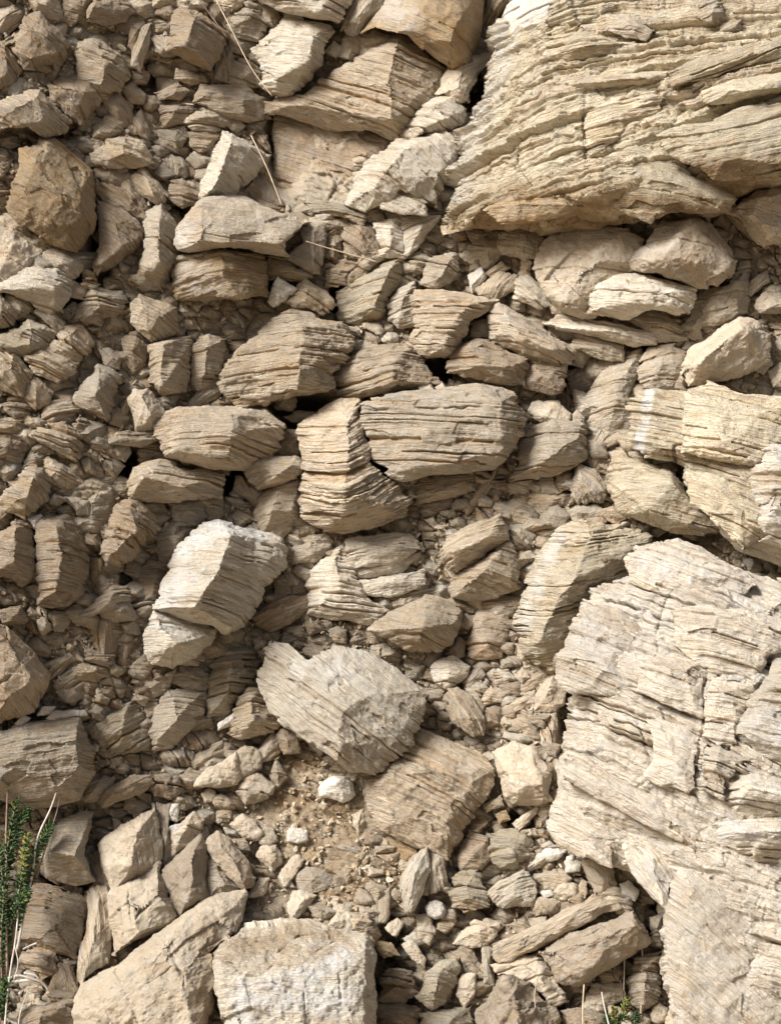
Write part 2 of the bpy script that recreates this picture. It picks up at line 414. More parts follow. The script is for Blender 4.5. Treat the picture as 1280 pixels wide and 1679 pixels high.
OUT_CACHE = []
def build_rock(name, kind, outline, inner='', a=10, th=9, b=30, T=None, dip=0.25, amp=None, rough=1.0, rnd=0.0,
               lin=False, cracks=(), stain_lit=(), seed=0, taper=0.12, L=70.0, warp=1.0, q=1.0, bfix=False, rust=(), relief=0.0, hs=None, lean=0.0):
    poly = parse(outline) if isinstance(outline, str) else outline
    inn = parse(inner) if inner else np.zeros((0, 3))
    size = math.sqrt(abs(0.5 * sum(poly[i][0] * poly[(i + 1) % len(poly)][1] - poly[(i + 1) % len(poly)][0] * poly[i][1] for i in range(len(poly)))))
    c0 = poly[:, :2].mean(0)
    if 45 <= size < 75 and not bfix: b = b * 0.88
    if size < 45 and not bfix: b = b * 0.66
    if not bfix and not lin:
        gr_ = 1 + (7.0 if size < 80 else 4.0) / size; poly = poly.copy(); poly[:, :2] = c0 + (poly[:, :2] - c0) * gr_
    base = b + float(G(c0[0], c0[1]))
    if len(inn) == 0 and rnd == 0:
        rr = random.Random(seed)
        for _ in range(3 if size > 24 else 2):
            w_ = np.array([rr.random() + 0.15 for _ in poly]); w_ /= w_.sum()
            p = (poly[:, :2] * w_[:, None]).sum(0)
            p = c0 + (p - c0) * rr.uniform(0.6, 1.9)
            inn = np.vstack([inn, [p[0], p[1], size * rr.uniform(0.2, 0.36)]])
        inn = inn[inside_poly(inn[:, 0], inn[:, 1], poly)]
    if hs is None: hs = 1.4 if size < 60 else 1.85
    if kind in ('cream', 'plain'): rough = rough * 1.5
    if len(inn): inn = inn * np.array([1, 1, hs])
    P = np.vstack([poly, inn]) if len(inn) else poly
    ar = math.radians(a); ca, sa = math.cos(ar), math.sin(ar)
    ds = QUAL * q * (1.7 if size > 60 else 1.35); dt = QUAL * q * (0.95 if size > 60 else 0.85)
    S = (poly[:, 0] - c0[0]) * ca + (poly[:, 1] - c0[1]) * sa
    Tt = -(poly[:, 0] - c0[0]) * sa + (poly[:, 1] - c0[1]) * ca
    gs = np.arange(S.min() - 2 * ds, S.max() + 2 * ds, ds); gt = np.arange(Tt.min() - 2 * dt, Tt.max() + 2 * dt, dt)
    A, B = np.meshgrid(gs, gt)
    U = c0[0] + A * ca - B * sa; Vv = c0[1] + A * sa + B * ca
    ins = inside_poly(U, Vv, poly)
    cell = ins[:-1, :-1] | ins[1:, :-1] | ins[:-1, 1:] | ins[1:, 1:]
    used = np.zeros(ins.shape, bool)
    used[:-1, :-1] |= cell; used[1:, :-1] |= cell; used[:-1, 1:] |= cell; used[1:, 1:] |= cell
    ids = -np.ones(ins.shape, int); ids[used] = np.arange(used.sum())
    u, v, inm = U[used], Vv[used], ins[used]
    i, j = np.nonzero(cell)
    F = np.stack([ids[i, j], ids[i + 1, j], ids[i + 1, j + 1], ids[i, j + 1]], 1)
    d, nx, ny, ox, oy = seg_near(u, v, poly)
    u = np.where(inm, u, nx); v = np.where(inm, v, ny); d = np.where(inm, d, 0)
    # height of the front
    hn = min(3.0, size * 0.03) * rough
    if lin:
        vs = [Vector((p[0], p[1])) for p in P]; n = len(poly)
        r = geometry.delaunay_2d_cdt(vs, [(k, (k + 1) % n) for k in range(n)], [], 1, 1e-4)
        h = np.full(u.shape, -1e9); gu = np.zeros(u.shape); gv = np.zeros(u.shape); bd = np.full(u.shape, 1e9)
        zz = [P[o[0]][2] if o else 0.0 for o in r[3]]
        for t3 in r[2]:
            q3 = [(r[0][k][0], r[0][k][1], zz[k]) for k in t3]
            M = np.array([[x, y, 1] for x, y, z in q3])
            if abs(np.linalg.det(M)) < 1: continue
            c = np.linalg.solve(M, [z for x, y, z in q3])
            Mi = np.linalg.inv(M)
            bc = np.stack([u, v, np.ones_like(u)], 1) @ Mi
            bad = -np.minimum(bc.min(1), 0)
            m = bad < bd
            h = np.where(m, c[0] * u + c[1] * v + c[2], h); gu = np.where(m, c[0], gu); gv = np.where(m, c[1], gv); bd = np.where(m, bad, bd)
        h = h + hn * fbm(u / 45, v / 45, seed=seed + 2, oct=2) + lean * (u - poly[:, 0].min())
        gu = gu + lean
    elif rnd:
        R = size * 0.5
        x = np.clip(1 - d / R, 0, 1)
        h = rnd * R * np.sqrt(np.clip(1 - x * x, 0, 1)) + 0.05 * size * fbm(u / (size * 0.6), v / (size * 0.6), seed=seed)
        g = rnd * x / np.sqrt(np.clip(1 - x * x, 0.05, 1)); gu, gv = -ox * g, -oy * g
    else:
        pl = hull_planes(P)
        if not pl: pl = [np.array([0, 0, P[:, 2].max()])]
        h = np.full(u.shape, 1e9); gu = np.zeros(u.shape); gv = np.zeros(u.shape)
        for k, c in enumerate(pl):
            z = c[0] * u + c[1] * v + c[2] + hn * noise(u / 32, v / 32, seed=seed + 7 * k) + hn * 0.5 * noise(u / 13, v / 13, seed=seed + 7 * k + 3)
            m = z < h
            h = np.where(m, z, h); gu = np.where(m, c[0], gu); gv = np.where(m, c[1], gv)
    er = min(3.2, 1.0 + size * 0.018)
    h = h - er * np.exp(-d / (er * 0.8))
    wn = np.exp(-(d / (er * 1.2)) ** 2)
    nrm = np.stack([-gu, -gv, np.ones_like(u)], 1); nrm /= np.linalg.norm(nrm, axis=1)[:, None]
    nrm = nrm * (1 - wn)[:, None] + np.stack([ox, oy, np.full(u.shape, 0.25)], 1) * wn[:, None]
    co = np.stack([u, v, h + base], 1)
    # sides and back
    e = np.concatenate([F[:, [0, 1]], F[:, [1, 2]], F[:, [2, 3]], F[:, [3, 0]]])
    es = np.sort(e, 1); key = es[:, 0].astype(np.int64) * (len(u) + 1) + es[:, 1]
    _, inv, cnt = np.unique(key, return_inverse=True, return_counts=True)
    be = e[cnt[inv.ravel()] == 1]
    bv = np.unique(be)
    if T is None: T = max(26, min(120, size * 0.8)) + b * 0.5
    depths = [2.0, 4.5, 8, 13, 20, 30, 45]
    depths = [x for x in depths if x < T * 0.7] + [T]
    rings = [bv]; cos = [co]; nrs = [nrm]; off = len(u); faces = [F]
    pu, pv, ph = co[bv, 0], co[bv, 1], co[bv, 2]; bo = np.stack([ox[bv], oy[bv], np.zeros(len(bv))], 1)
    mp = -np.ones(len(u), int); mp[bv] = np.arange(len(bv)); eb = mp[be]
    for dd in depths:
        shr = 0.0 if dd < T else 0.25
        x = pu - bo[:, 0] * taper * dd; y = pv - bo[:, 1] * taper * dd
        x = x + (c0[0] - x) * shr; y = y + (c0[1] - y) * shr
        cos.append(np.stack([x, y, np.maximum(ph - dd, base - T) if dd < T else np.full(len(bv), base - T)], 1))
        nrs.append(bo.copy()); rings.append(np.arange(off, off + len(bv))); off += len(bv)
        r0, r1 = rings[-2], rings[-1]
        faces.append(np.stack([r0[eb[:, 1]], r0[eb[:, 0]], r1[eb[:, 0]], r1[eb[:, 1]]], 1))
    cos.append(np.array([[c0[0], c0[1], base - T]])); nrs.append(np.zeros((1, 3)))
    tri = np.stack([rings[-1][eb[:, 1]], rings[-1][eb[:, 0]], np.full(len(eb), off)], 1)
    co = np.concatenate(cos); nr = np.concatenate(nrs)
    # beds
    u, v, h = co[:, 0], co[:, 1], co[:, 2] - base
    s = (u - c0[0]) * ca + (v - c0[1]) * sa; t = -(u - c0[0]) * sa + (v - c0[1]) * ca + dip * h
    wl = max(60, size)
    t = t + warp * (0.055 * wl * noise(u / (wl * 1.1), v / (wl * 1.1), h / wl, seed=seed + 50) + 1.3 * noise(u / 17, v / 17, h / 17, seed=seed + 51))
    nb = np.array([-sa, ca, dip]); nb = nb / np.linalg.norm(nb)
    nn = nr - 0.75 * (nr @ nb)[:, None] * nb[None]
    if amp is None: amp = th * 0.52 * (1.0 if kind in ('buff', 'bright', 'cliff', 'pale', 'brown', 'grey', 'ochre', 'green') else 0.3) * min(1, 0.45 + size / 110)
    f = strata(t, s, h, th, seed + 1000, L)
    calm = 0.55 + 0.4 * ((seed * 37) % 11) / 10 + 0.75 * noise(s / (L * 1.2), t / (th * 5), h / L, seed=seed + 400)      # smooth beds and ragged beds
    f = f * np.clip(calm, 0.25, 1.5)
    lump = rough * (min(4.0, size * 0.035) * fbm(u / (size * 0.4 + 6), v / (size * 0.4 + 6), h / (size * 0.4 + 6), seed=seed + 60, oct=2)
                    + 1.1 * fbm(u / 11, v / 11, h / 11, seed=seed + 61, oct=3) + 0.5 * noise(u / 3.3, v / 3.3, h / 3.3, seed=seed + 62))
    # chipped corners: bites taken out between joints
    d1, d2, r1, r2, r3, o1, o2 = cells(s / (th * 3.4) + 5, t / (th * 1.6), seed + 77)
    bite = -np.clip(r1 - 0.35, 0, 1) * min(7.0, size * 0.05) * (0 if rnd else 0.4 if lin else 1) * rough
    co[:, 2] += G(co[:, 0], co[:, 1]) - float(G(c0[0], c0[1])) if not lin else 0
    co = co + nn * (amp * f)[:, None] + nr * (lump + bite)[:, None]
    if relief:
        big = strata(t * 1.0, s, h, 34, seed + 2000, 210)
        d1, d2, q1, q2, q3, o1, o2 = cells((s + 14 * noise(u / 30, v / 30, seed=seed + 9)) / 62, t / 26, seed + 78)
        step = 0.55 * q1 + 0.5 * (q2 * o1 + q3 * o2) - 0.10 * np.exp(-((d2 - d1) / 0.07) ** 2)
        co = co + nn * (relief * (1.2 * big + 0.5 * step + 0.55 * fbm(u / 70, v / 70, h / 70, seed=seed + 63, oct=3)))[:, None]
    for ck in cracks:
        cp, wd, dp = ck
        cpp = parse(cp)
        wob = 2.5 * noise(co[:, 0] / 12, co[:, 1] / 12, seed=seed + 80); wob2 = 2.5 * noise(co[:, 0] / 12, co[:, 1] / 12, seed=seed + 81)
        dd, _, _, _, _ = seg_near(co[:, 0] + wob, co[:, 1] + wob2, cpp, closed=False)
        co[:, 2] -= dp * np.clip(0.55 + 0.9 * noise(co[:, 0] / 25, co[:, 1] / 25, seed=seed + 82), 0.1, 1.2) * np.exp(-(dd / wd) ** 2)
    sta = np.zeros(len(co))  # whitening: real crusts and chalk, plus light painted on lit flanks
    for sp in stain_lit:
        spp = parse(sp[0]); dd, _, _, _, _ = seg_near(co[:, 0], co[:, 1], spp, closed=False)
        sta = np.maximum(sta, sp[2] * np.clip(1.3 - dd / sp[1], 0, 1))
    rus = np.zeros(len(co))
    for sp in rust:
        spp = parse(sp[0]); dd, _, _, _, _ = seg_near(co[:, 0], co[:, 1], spp, closed=False)
        rus = np.maximum(rus, sp[2] * np.clip(1.4 - dd / sp[1], 0, 1))
    bed = np.stack([s / 100 + (seed % 97) * 3.1, t / 100 + (seed % 89) * 1.7, h / 100 + (seed % 83)], 1)
    wc = world(co)
    org = world(np.array([c0[0], c0[1], base - T * 0.5]))
    ob = make_mesh(name, wc - org, [np.concatenate(faces), tri], K[kind], {'bed': bed, 'stain_lit': sta, 'rust': rus, 'soft': np.clip(0.5 - 0.55 * f, 0, 1)})
    ob.location = org
    return ob, poly, c0, size, base
# ------------------------------------------------------------------ every traced rock
# (kind, outline 'across,down[,out]', inner ridge points 'across,down,out', options, label or None, landmark phrase or None)
ROCKS = [
# ---- the great outcrops on the right
('cliff', '845,-60 838,10 818,30 804,60 806,90 794,125 787,156 775,187 756,225 747,269 734,319 722,369 726,386 756,380 787,375 830,374 872,373 890,384 933,380 1005,373 1042,370 1067,362 1092,354 1161,356 1196,347 1211,328 1242,312 1330,300 1330,-60',
 '905,-40,70 880,60,62 860,160,66 838,260,70 800,335,60 770,362,40 960,60,78 950,180,92 955,290,100 880,322,100 1010,30,60 1060,120,84 1130,60,74 1200,120,95 1290,60,80 1060,200,95 1110,262,122 1030,306,126 960,322,118 1150,284,112 1200,230,140 1290,215,146 1230,285,110 1160,312,96 1090,345,40 1000,362,40 900,366,50 1300,285,60',
 dict(a=-3, th=14, b=34, hs=1.0, T=230, lin=True, lean=0.15, relief=18, warp=2.8, amp=10, rust=[('790,372 860,345 1000,352 1100,325 1180,310 1240,275', 42, 1.15)], dip=0.5, L=190, cracks=[('958,140 960,260', 3, 9), ('1045,270 1100,290 1150,300', 4, 14), ('1000,235 1007,250', 3, 8)], stain_lit=[('828,50 800,140 768,240 745,320', 26, .45)]),  # white tint paints sunlight onto the left flank
 'huge layered outcrop overhanging the upper right corner with a bright left flank', 'the huge upper right outcrop'),
('white', '843,-50 1125,-50 1095,2 1017,19 996,28 964,44 930,50 880,54 834,62 815,48 836,8', '900,-40,26 1000,-10,22 960,30,16 870,40,18', dict(a=-20, th=14, b=84, T=90), 'smooth pale grey face at the top edge above the layered outcrop', 'the smooth pale top face'),
('bright', '1021,915 1049,894 1067,887 1111,884 1150,900 1192,925 1240,942 1330,950 1330,1740 1120,1740 1111,1676 1099,1641 1086,1591 1086,1529 1092,1498 1055,1466 1027,1435 1002,1426 942,1404 905,1379 892,1349 914,1294 917,1253 927,1231 921,1181 927,1162 933,1137 911,1112 906,1084 917,1069 930,1041 942,1009 965,978 977,962 999,953 1033,940 1027,925',
 '1060,930,30 1150,960,42 1250,1010,55 1010,1010,45 980,1080,50 960,1140,42 1040,1080,75 1060,1200,80 1150,1100,95 1240,1120,80 1300,1200,80 1150,1240,90 1200,1330,85 1000,1190,60 985,1260,55 1060,1300,72 1130,1380,75 960,1330,40 1010,1380,40 1090,1440,35 1160,1470,60 1280,1450,70 1100,1500,25 1120,1600,30 1200,1600,50 1300,1620,60',
 dict(a=24, th=13, b=60, hs=1.35, T=260, lin=True, lean=0.26, relief=14, warp=2.2, amp=8, L=190, dip=0.2, cracks=[('1105,960 1092,985 1075,1040 1080,1080 1048,1110 1045,1180 1060,1230 1072,1270 1048,1290', 2.2, 8), ('1200,1000 1170,1060 1153,1130 1152,1200 1140,1260 1130,1300 1190,1360', 2.2, 8), ('1310,1060 1255,1108 1222,1153 1204,1194 1190,1250', 3, 10), ('1095,1495 1115,1560 1125,1700', 3, 8)], stain_lit=[('1060,1010 1200,1010 1250,1150', 70, 0.35), ('1100,1450 1060,1480', 30, 0.5), ('1150,1650 1110,1600', 30, 0.5), ('960,1100 1010,1050', 40, .35)]),
 'huge bright layered outcrop filling the lower right corner', 'the huge lower right outcrop'),
('pale', '1196,1203 1208,1194 1224,1153 1255,1112 1267,1075 1330,1060 1330,1275 1262,1254 1215,1228', '1240,1150,26 1300,1120,40 1300,1230,30 1230,1205,18', dict(a=14, th=11, b=222, T=130, stain_lit=[('1230,1190 1300,1200', 40, .4)]), 'pale layered block standing out at the right edge of the lower outcrop, highest of three', 'the pale right edge blocks'),
('pale', '1186,1316 1192,1278 1227,1248 1270,1262 1330,1285 1330,1340 1240,1346 1200,1332', '1230,1290,26 1300,1305,26 1215,1312,18', dict(a=8, th=10, b=212, T=130, stain_lit=[('1210,1300 1300,1310', 30, .3)]), 'pale rounded block at the right edge, middle one of three', None),
('pale', '1167,1351 1186,1335 1211,1341 1330,1325 1330,1420 1236,1423 1180,1385', '1215,1365,30 1300,1360,30 1240,1405,16', dict(a=6, th=11, b=196, T=130, stain_lit=[('1190,1360 1230,1370', 26, .7)]), 'pale block with a white nose at the right edge, lowest of three', None),
('cliff', '1042,647 1074,639 1124,644 1161,625 1211,644 1330,650 1330,945 1217,906 1180,875 1161,847 1130,828 1117,790 1110,765 1055,753 1049,741 1028,734 1039,703 1033,672',
 '1070,665,16 1075,735,20 1130,668,28 1125,740,38 1160,800,40 1200,690,46 1290,690,50 1200,780,62 1290,800,64 1230,860,56 1300,900,40',
 dict(a=16, th=11, b=70, hs=1.3, T=160, lin=True, lean=0.22, relief=7, dip=0.1, amp=5.5, L=170, warp=1.3, cracks=[('1110,765 1105,735 1125,728', 3, 10)], stain_lit=[('1064,645 1058,670', 8, 1.6), ('1056,688 1050,715 1046,738', 9, 1.6), ('1042,752 1050,760', 7, 1.0)]),
 'broad layered block on the right with a chalk white stripe on its left end', 'the block with the white stripe'),
('pale', '1239,734 1249,719 1330,717 1330,905 1300,905 1242,886 1258,878 1233,847 1242,831 1217,772 1252,762', '1265,745,26 1250,790,20 1262,840,26 1300,780,34', dict(a=14, th=14, b=160, T=110, amp=7, stain_lit=[('1245,740 1290,750', 22, .5), ('1250,830 1290,860', 20, .4)]), 'knobbly whitish lump jutting in from the right edge', 'the whitish lump on the right edge'),
('cliff', '988,791 996,772 1014,753 1055,758 1099,769 1124,803 1136,819 1178,868 1149,877 1099,871 1055,856 1021,841 1005,819', '1040,768,18 1100,794,34 1064,838,36 1020,800,24 1115,850,12', dict(a=7, th=9, b=62, T=90, dip=0.3), 'layered wedge tucked under the block with the white stripe', 'the wedge under the striped block'),
# ---- top left
('brown', '41,28 66,24 94,50 110,75 102,97 72,108 45,112 34,94 17,76 31,56', '48,48,20 78,60,24 92,88,20 50,98,16', dict(a=42, th=7, b=42), 'blunt block with a banded upper right edge, nearest the top left corner', 'the blunt top left block'),
('buff', '-20,26 0,18 19,12 40,25 28,44 0,60 -20,66', '', dict(a=-35, th=7, b=34), None, None),
('brown', '-20,60 12,70 22,92 34,115 28,130 0,146 -20,148', '8,80,14 12,120,14', dict(a=55, b=34), None, None),
('buff', '128,72 162,66 200,94 213,125 195,150 162,148 130,130 126,95', '172,112,24 166,140,18 140,90,12', dict(a=25, th=7, b=40), 'tilted block with a lit left face, right of the blunt top left block', 'the tilted block near the top left'),
('brown', '81,141 103,128 147,132 162,150 160,175 134,202 109,185 88,166', '105,145,18 140,150,20 130,180,14', dict(a=48, th=6, b=36), 'rumpled brown rock with fine folds, below the tilted block near the top left', None),
('buff', '-25,178 40,153 66,149 90,175 112,200 106,219 75,229 47,208 19,211 -25,228', '60,160,26 68,195,24 30,175,22 95,205,12', dict(a=38, th=7, b=50), 'humped tan rock touching the left edge near the top', 'the humped rock at the upper left edge'),
('white', '16,134 34,131 44,147 28,165 16,153', '', dict(b=30), None, None),
('ochre', '34,247 72,231 88,227 125,250 153,281 160,331 161,350 150,382 125,416 72,397 31,362 13,340 15,310 30,280', '58,268,36 92,308,44 128,336,44 152,358,20 40,320,26 110,385,22 75,350,34', dict(a=41, th=8, b=58, T=90, hs=1.25, rust=[('45,325 85,365 120,395', 42, .6)], cracks=[('58,252 100,285 150,330', 1.6, 4), ('80,240 120,275 152,310', 1.6, 4)]), 'large cube-like block with banded top and rusty ochre face at the upper left', 'the rusty ochre block'),
('brown', '162,334 188,341 219,362 236,384 222,409 188,434 162,450 153,434 165,403', '190,365,18 200,405,22 168,430,14', dict(a=36, th=7, b=40), 'banded brown wedge standing just right of the rusty ochre block', 'the banded wedge'),
('brown', '159,309 175,300 200,312 225,337 237,352 231,362 212,355 175,333', '', dict(a=34, th=6, b=30), None, None),
('brown', '194,303 212,293 231,316 240,343 219,336', '', dict(a=50, th=6, b=36), None, None),
('buff', '216,291 237,278 259,300 275,322 256,332 234,320', '240,290,12 250,315,14', dict(a=38, b=40), None, None),
('brown', '159,281 175,272 200,287 204,300 188,307 162,291', '', dict(a=30, b=38), None, None),
('buff', '153,253 181,231 206,222 231,237 247,266 219,275 175,276 159,266', '205,252,20 180,262,12', dict(a=18, b=42), 'flat-topped tan stone with a square lit face above the banded wedge', None),
('buff', '156,212 175,193 200,200 199,218 169,232 153,228', '', dict(b=36, a=20), None, None),
('brown', '169,159 194,156 216,175 219,200 200,206 181,187', '', dict(b=30, a=50, rough=.7), None, None),
('buff', '219,200 231,184 244,212 241,225 222,219', '', dict(b=36, a=60), None, None),
('brown', '284,25 297,14 325,20 350,38 375,56 362,81 347,118 312,103 294,94 270,83 281,56', '322,28,26 314,45,34 302,75,34 335,95,26', dict(a=27, th=7, b=55, T=70), 'dark banded block with a pale left side, near the top between straws', 'the dark banded top block'),
('buff', '231,50 247,43 244,69 231,113 217,106 219,81', '', dict(a=-72, th=5, b=40), 'narrow upright sliver of stone near the top', None),
('buff', '216,47 225,44 227,53 219,78 212,73', '', dict(a=-75, th=5, b=34), None, None),
('brown', '144,19 162,-12 200,-3 216,19 206,34 175,41 147,34', '', dict(a=10, b=34), None, None),
('buff', '45,-15 84,-15 103,19 94,34 60,22', '', dict(a=20, b=34), None, None),
('brown', '108,0 140,-15 160,-12 144,20 120,40 104,30', '', dict(a=20, b=26), None, None),
('buff', '253,-15 302,-15 300,12 281,20 253,12', '', dict(b=40, a=4), None, None),
('brown', '294,115 331,125 334,134 312,138 291,129', '', dict(a=10, th=5, b=44), None, None),
('brown', '266,175 297,171 316,181 312,200 269,207', '', dict(b=30, a=-4), None, None),
('brown', '259,153 290,140 306,150 294,162 266,163', '', dict(b=40, a=-20), None, None),
('brown', '200,144 219,137 237,156 231,169 214,166', '', dict(b=28, a=40), None, None),
('brown', '219,120 232,114 243,124 238,137 222,136', '', dict(b=24), None, None),
('grey', '306,200 334,177 352,180 369,184 372,203 350,216 322,212', '340,192,14', dict(b=44, a=5, th=12), 'flat grey stone with a notched lower edge, above the long pale ridged block', None),
('grey', '375,194 387,192 398,206 387,215 374,207', '', dict(b=40), None, None),
('grey', '262,216 300,208 309,225 290,249 269,238', '', dict(b=30, a=30), None, None),
('brown', '312,219 337,213 359,222 350,237 328,254 316,238', '', dict(b=36), None, None),
('pale', '366,216 384,219 410,237 431,253 431,269 419,287 381,319 328,327 328,300 347,259 356,237', '379,236,34 362,280,38 349,310,26 415,275,14', dict(a=31, th=8, b=44, T=60), 'long block with a pale left flank and banded right side above the grey capstone', 'the long pale-flanked block'),
('brown', '394,321 416,290 437,297 462,336 425,337', '415,300,16 432,320,12', dict(a=50, b=36), None, None),
('brown', '281,300 300,297 328,319 325,331 300,340 281,325', '', dict(b=38, a=15), None, None),
('grey', '237,356 266,334 287,362 294,409 300,431 278,462 266,475 219,468 206,462 231,437 237,406', '262,362,26 256,400,28 262,430,30 240,455,14', dict(a=26, th=11, b=26, T=50), 'fluted grey column of stepped beds left of the grey capstone', 'the fluted grey column'),
('buff', '319,169 334,140 403,144 431,162 428,194 403,200 362,186', '345,152,10 400,165,16 400,190,12', dict(a=7, th=7, b=40), 'low stack of thin beds left of the great recessed face', None),
('grey', '375,41 390,24 406,5 422,9 430,25 437,41 422,66 390,59', '410,30,16', dict(a=15, th=12, b=46), 'pale four-sided stone near the top, left of the big striped slab', None),
('brown', '425,12 450,14 459,28 447,44 428,28', '', dict(b=50), None, None),
('pale', '412,81 441,56 462,28 487,24 500,34 541,41 550,53 531,81 528,103 506,134 475,156 453,157 428,137 428,109', '480,50,18 500,105,30 455,130,20 515,60,24', dict(a=13, th=8, b=60, T=70), 'big pale striped slab leaning under the cream top ledge', 'the big pale striped slab'),
('grey', '378,56 397,62 416,72 406,90 378,81', '', dict(b=34, a=30), None, None),
('grey', '378,106 393,100 409,100 428,119 425,141 394,144 378,134', '', dict(b=36, a=25), None, None),
('grey', '358,75 381,81 376,134 354,125', '', dict(b=32, a=80), None, None),
('buff', '408,88 428,84 427,104 412,98', '', dict(b=36, a=15), None, None),
('cream', '340,-30 420,-30 418,2 405,2 388,22 372,30 352,14', '', dict(b=24, a=15), None, None),
('pale', '412,-40 416,0 462,19 531,34 551,38 566,16 585,-10 585,-40', '450,-25,20 540,-10,22 520,20,16', dict(a=12, th=12, b=92, T=80), 'cream ledge cut off by the top edge of the picture, left of a dark cleft', 'the cream top ledge'),
('grey', '562,41 578,0 585,-30 630,-30 625,12 605,36 584,59 560,48', '', dict(b=72, a=-60, th=12), 'narrow grey wedge leaning between two cream blocks at the top', None),
('ochre', '592,57 612,30 628,5 640,-40 795,-40 790,40 784,68 769,103 734,116 703,94 668,58 640,50 616,44', '716,-30,44 690,20,46 672,52,36 740,70,40 762,20,44', dict(a=25, th=20, b=82, T=90, amp=2, stain_lit=[('640,0 660,30', 34, .35)]), 'large smooth block at the top with a cream left face and tan right face', 'the smooth tan top block'),
('brown', '790,-40 840,-40 836,0 818,30 800,66 784,70', '', dict(a=-60, b=40, th=14), None, None),
('cream', '566,56 590,62 591,84 578,100 556,91', '', dict(b=56), None, None),
('cream', '594,75 628,81 631,91 606,101 590,91', '', dict(b=60), None, None),
('cream', '591,62 612,52 637,61 637,80 598,73', '', dict(b=56), None, None),
('cream', '534,84 547,72 558,81 550,94', '', dict(b=56), None, None),
('buff', '431,165 465,158 500,155 525,135 550,115 600,90 640,60 660,57 700,92 735,118 722,160 700,187 655,230 600,216 540,216 480,192 435,186', '652,72,34 640,128,42 642,195,40 560,165,30 490,172,22 600,140,36', dict(a=21, th=9, b=34, T=90, dip=0.15, amp=5), 'broad banded ledge of the recessed face below the smooth tan top block', 'the great recessed face'),
('brown', '450,188 480,190 540,212 600,214 658,226 640,262 600,300 572,333 520,338 470,336 452,310', '500,230,10 600,250,16 530,310,8', dict(a=20, th=10, b=2, T=60, amp=6), 'shadowed banded wall beneath the recessed ledge, with a straw to its left', 'the shadowed banded wall'),
('cream', '719,153 728,132 737,116 775,94 802,90 789,116 770,147 769,166 750,163 731,150', '760,105,18 752,145,20 775,115,14', dict(b=74, a=-40, T=50), 'smooth cream slab lying along the cleft beside the upper right outcrop', 'the cream slab in the cleft'),
('pale', '653,222 672,194 687,172 719,159 747,158 760,181 753,206 725,216 694,219 656,237', '715,172,20 728,195,22 680,208,14', dict(b=66, a=22, th=8, T=50), 'pale block with rough top just below the cream slab in the cleft', None),
('pale', '567,334 582,294 612,259 653,234 716,219 737,219 753,241 737,269 725,312 716,341 694,330 656,312 640,330 600,347', '664,244,34 632,280,40 612,312,28 715,290,20 720,235,14', dict(b=60, a=30, th=8, T=80, dip=0.35), 'large striped rock with slanting beds and pale left edge, beside the upper right outcrop', 'the slant-bedded striped rock'),
('pale', '619,322 634,302 656,312 697,331 697,351 662,348 628,341', '650,322,12 680,340,8', dict(b=88, a=25, T=50), None, None),
('grey', '775,66 786,65 797,72 798,84 789,91 777,89 772,78', '', dict(rnd=0.7, b=66, th=30), 'smooth grey pebble lodged at the top of the dark cleft', None),
('green', '506,334 525,331 552,335 581,341 594,353 590,367 566,357 519,348', '', dict(b=70, a=8, th=6), None, None),
('buff', '503,362 528,356 566,359 566,372 531,376', '', dict(b=50, a=6, th=6), None, None),
# ---- capstone group
('grey', '288,400 292,380 297,366 316,341 335,326 353,320 380,320 403,325 434,341 487,359 504,364 490,381 472,391 466,399 470,420 425,416 366,405 312,416 294,411', '328,334,34 325,397,38 360,360,42 460,400,36 430,350,30', dict(b=72, a=6, th=16, amp=2.5, T=100, stain_lit=[('300,380 305,405', 16, .5)]), 'grey capstone slab with a cream left end, upper left of centre', 'the grey capstone'),  # left end whitened: sunlight put into the colour
('ochre', '289,440 294,422 330,412 366,405 437,418 437,453 445,491 409,488 356,492 291,490 287,465', '362,415,36 365,448,40 388,484,34 310,450,20 435,470,24', dict(b=46, a=-2, th=8, T=80, stain_lit=[('310,440 340,470', 34, .3)]), 'block of thin rusty beds with a grey right face directly under the grey capstone', 'the block under the capstone'),
('brown', '441,422 466,425 500,447 508,453 494,463 441,457', '', dict(b=60, a=12, th=14), None, None),
('grey', '491,370 525,369 533,387 531,420 525,447 500,441 469,419 498,400', '515,380,14 515,435,12', dict(b=48, a=30, th=16), 'square grey block directly right of the grey capstone', None),
('buff', '469,497 480,480 500,462 531,478 545,500 528,517 503,503 487,505', '505,475,16 500,495,14', dict(b=56, a=30, th=7), 'banded wedge under the broken chips right of the grey capstone', None),
('white', '442,494 450,469 476,480 464,494 450,501', '', dict(b=86), 'white triangular chip lying on the ledge below the grey capstone', None),
('white', '453,469 459,459 483,473 475,481', '', dict(b=88), 'smaller white sliver behind the white triangular chip', None),
('brown', '564,378 570,368 581,361 606,372 618,395 622,420 608,427 568,420', '590,380,14 600,410,12', dict(b=34, a=40, th=14), None, None),
('grey', '531,381 550,381 564,394 551,436 531,434', '', dict(b=36, a=20, th=14), None, None),
('brown', '537,446 556,433 572,425 612,431 600,450 569,467 537,470', '560,445,8', dict(b=24, a=15, th=14, cracks=[('553,444 572,447 570,465', 2, 5), ('572,447 590,436', 2, 5)]), None, None),
('pale', '616,369 655,357 659,387 662,420 625,419', '640,375,12 640,405,16', dict(b=40, a=10), None, None),
('pale', '660,358 719,357 706,378 694,394 668,420 661,390', '690,372,14', dict(b=42, a=-20), None, None),
('green', '550,477 580,460 612,444 640,424 655,419 662,424 656,462 637,487 634,520 597,533 556,520', '640,440,22 612,505,24 590,470,14', dict(b=18, a=-9, th=8, T=50), 'green-tinged striped rock sunk in shadow right of the capstone group', None),
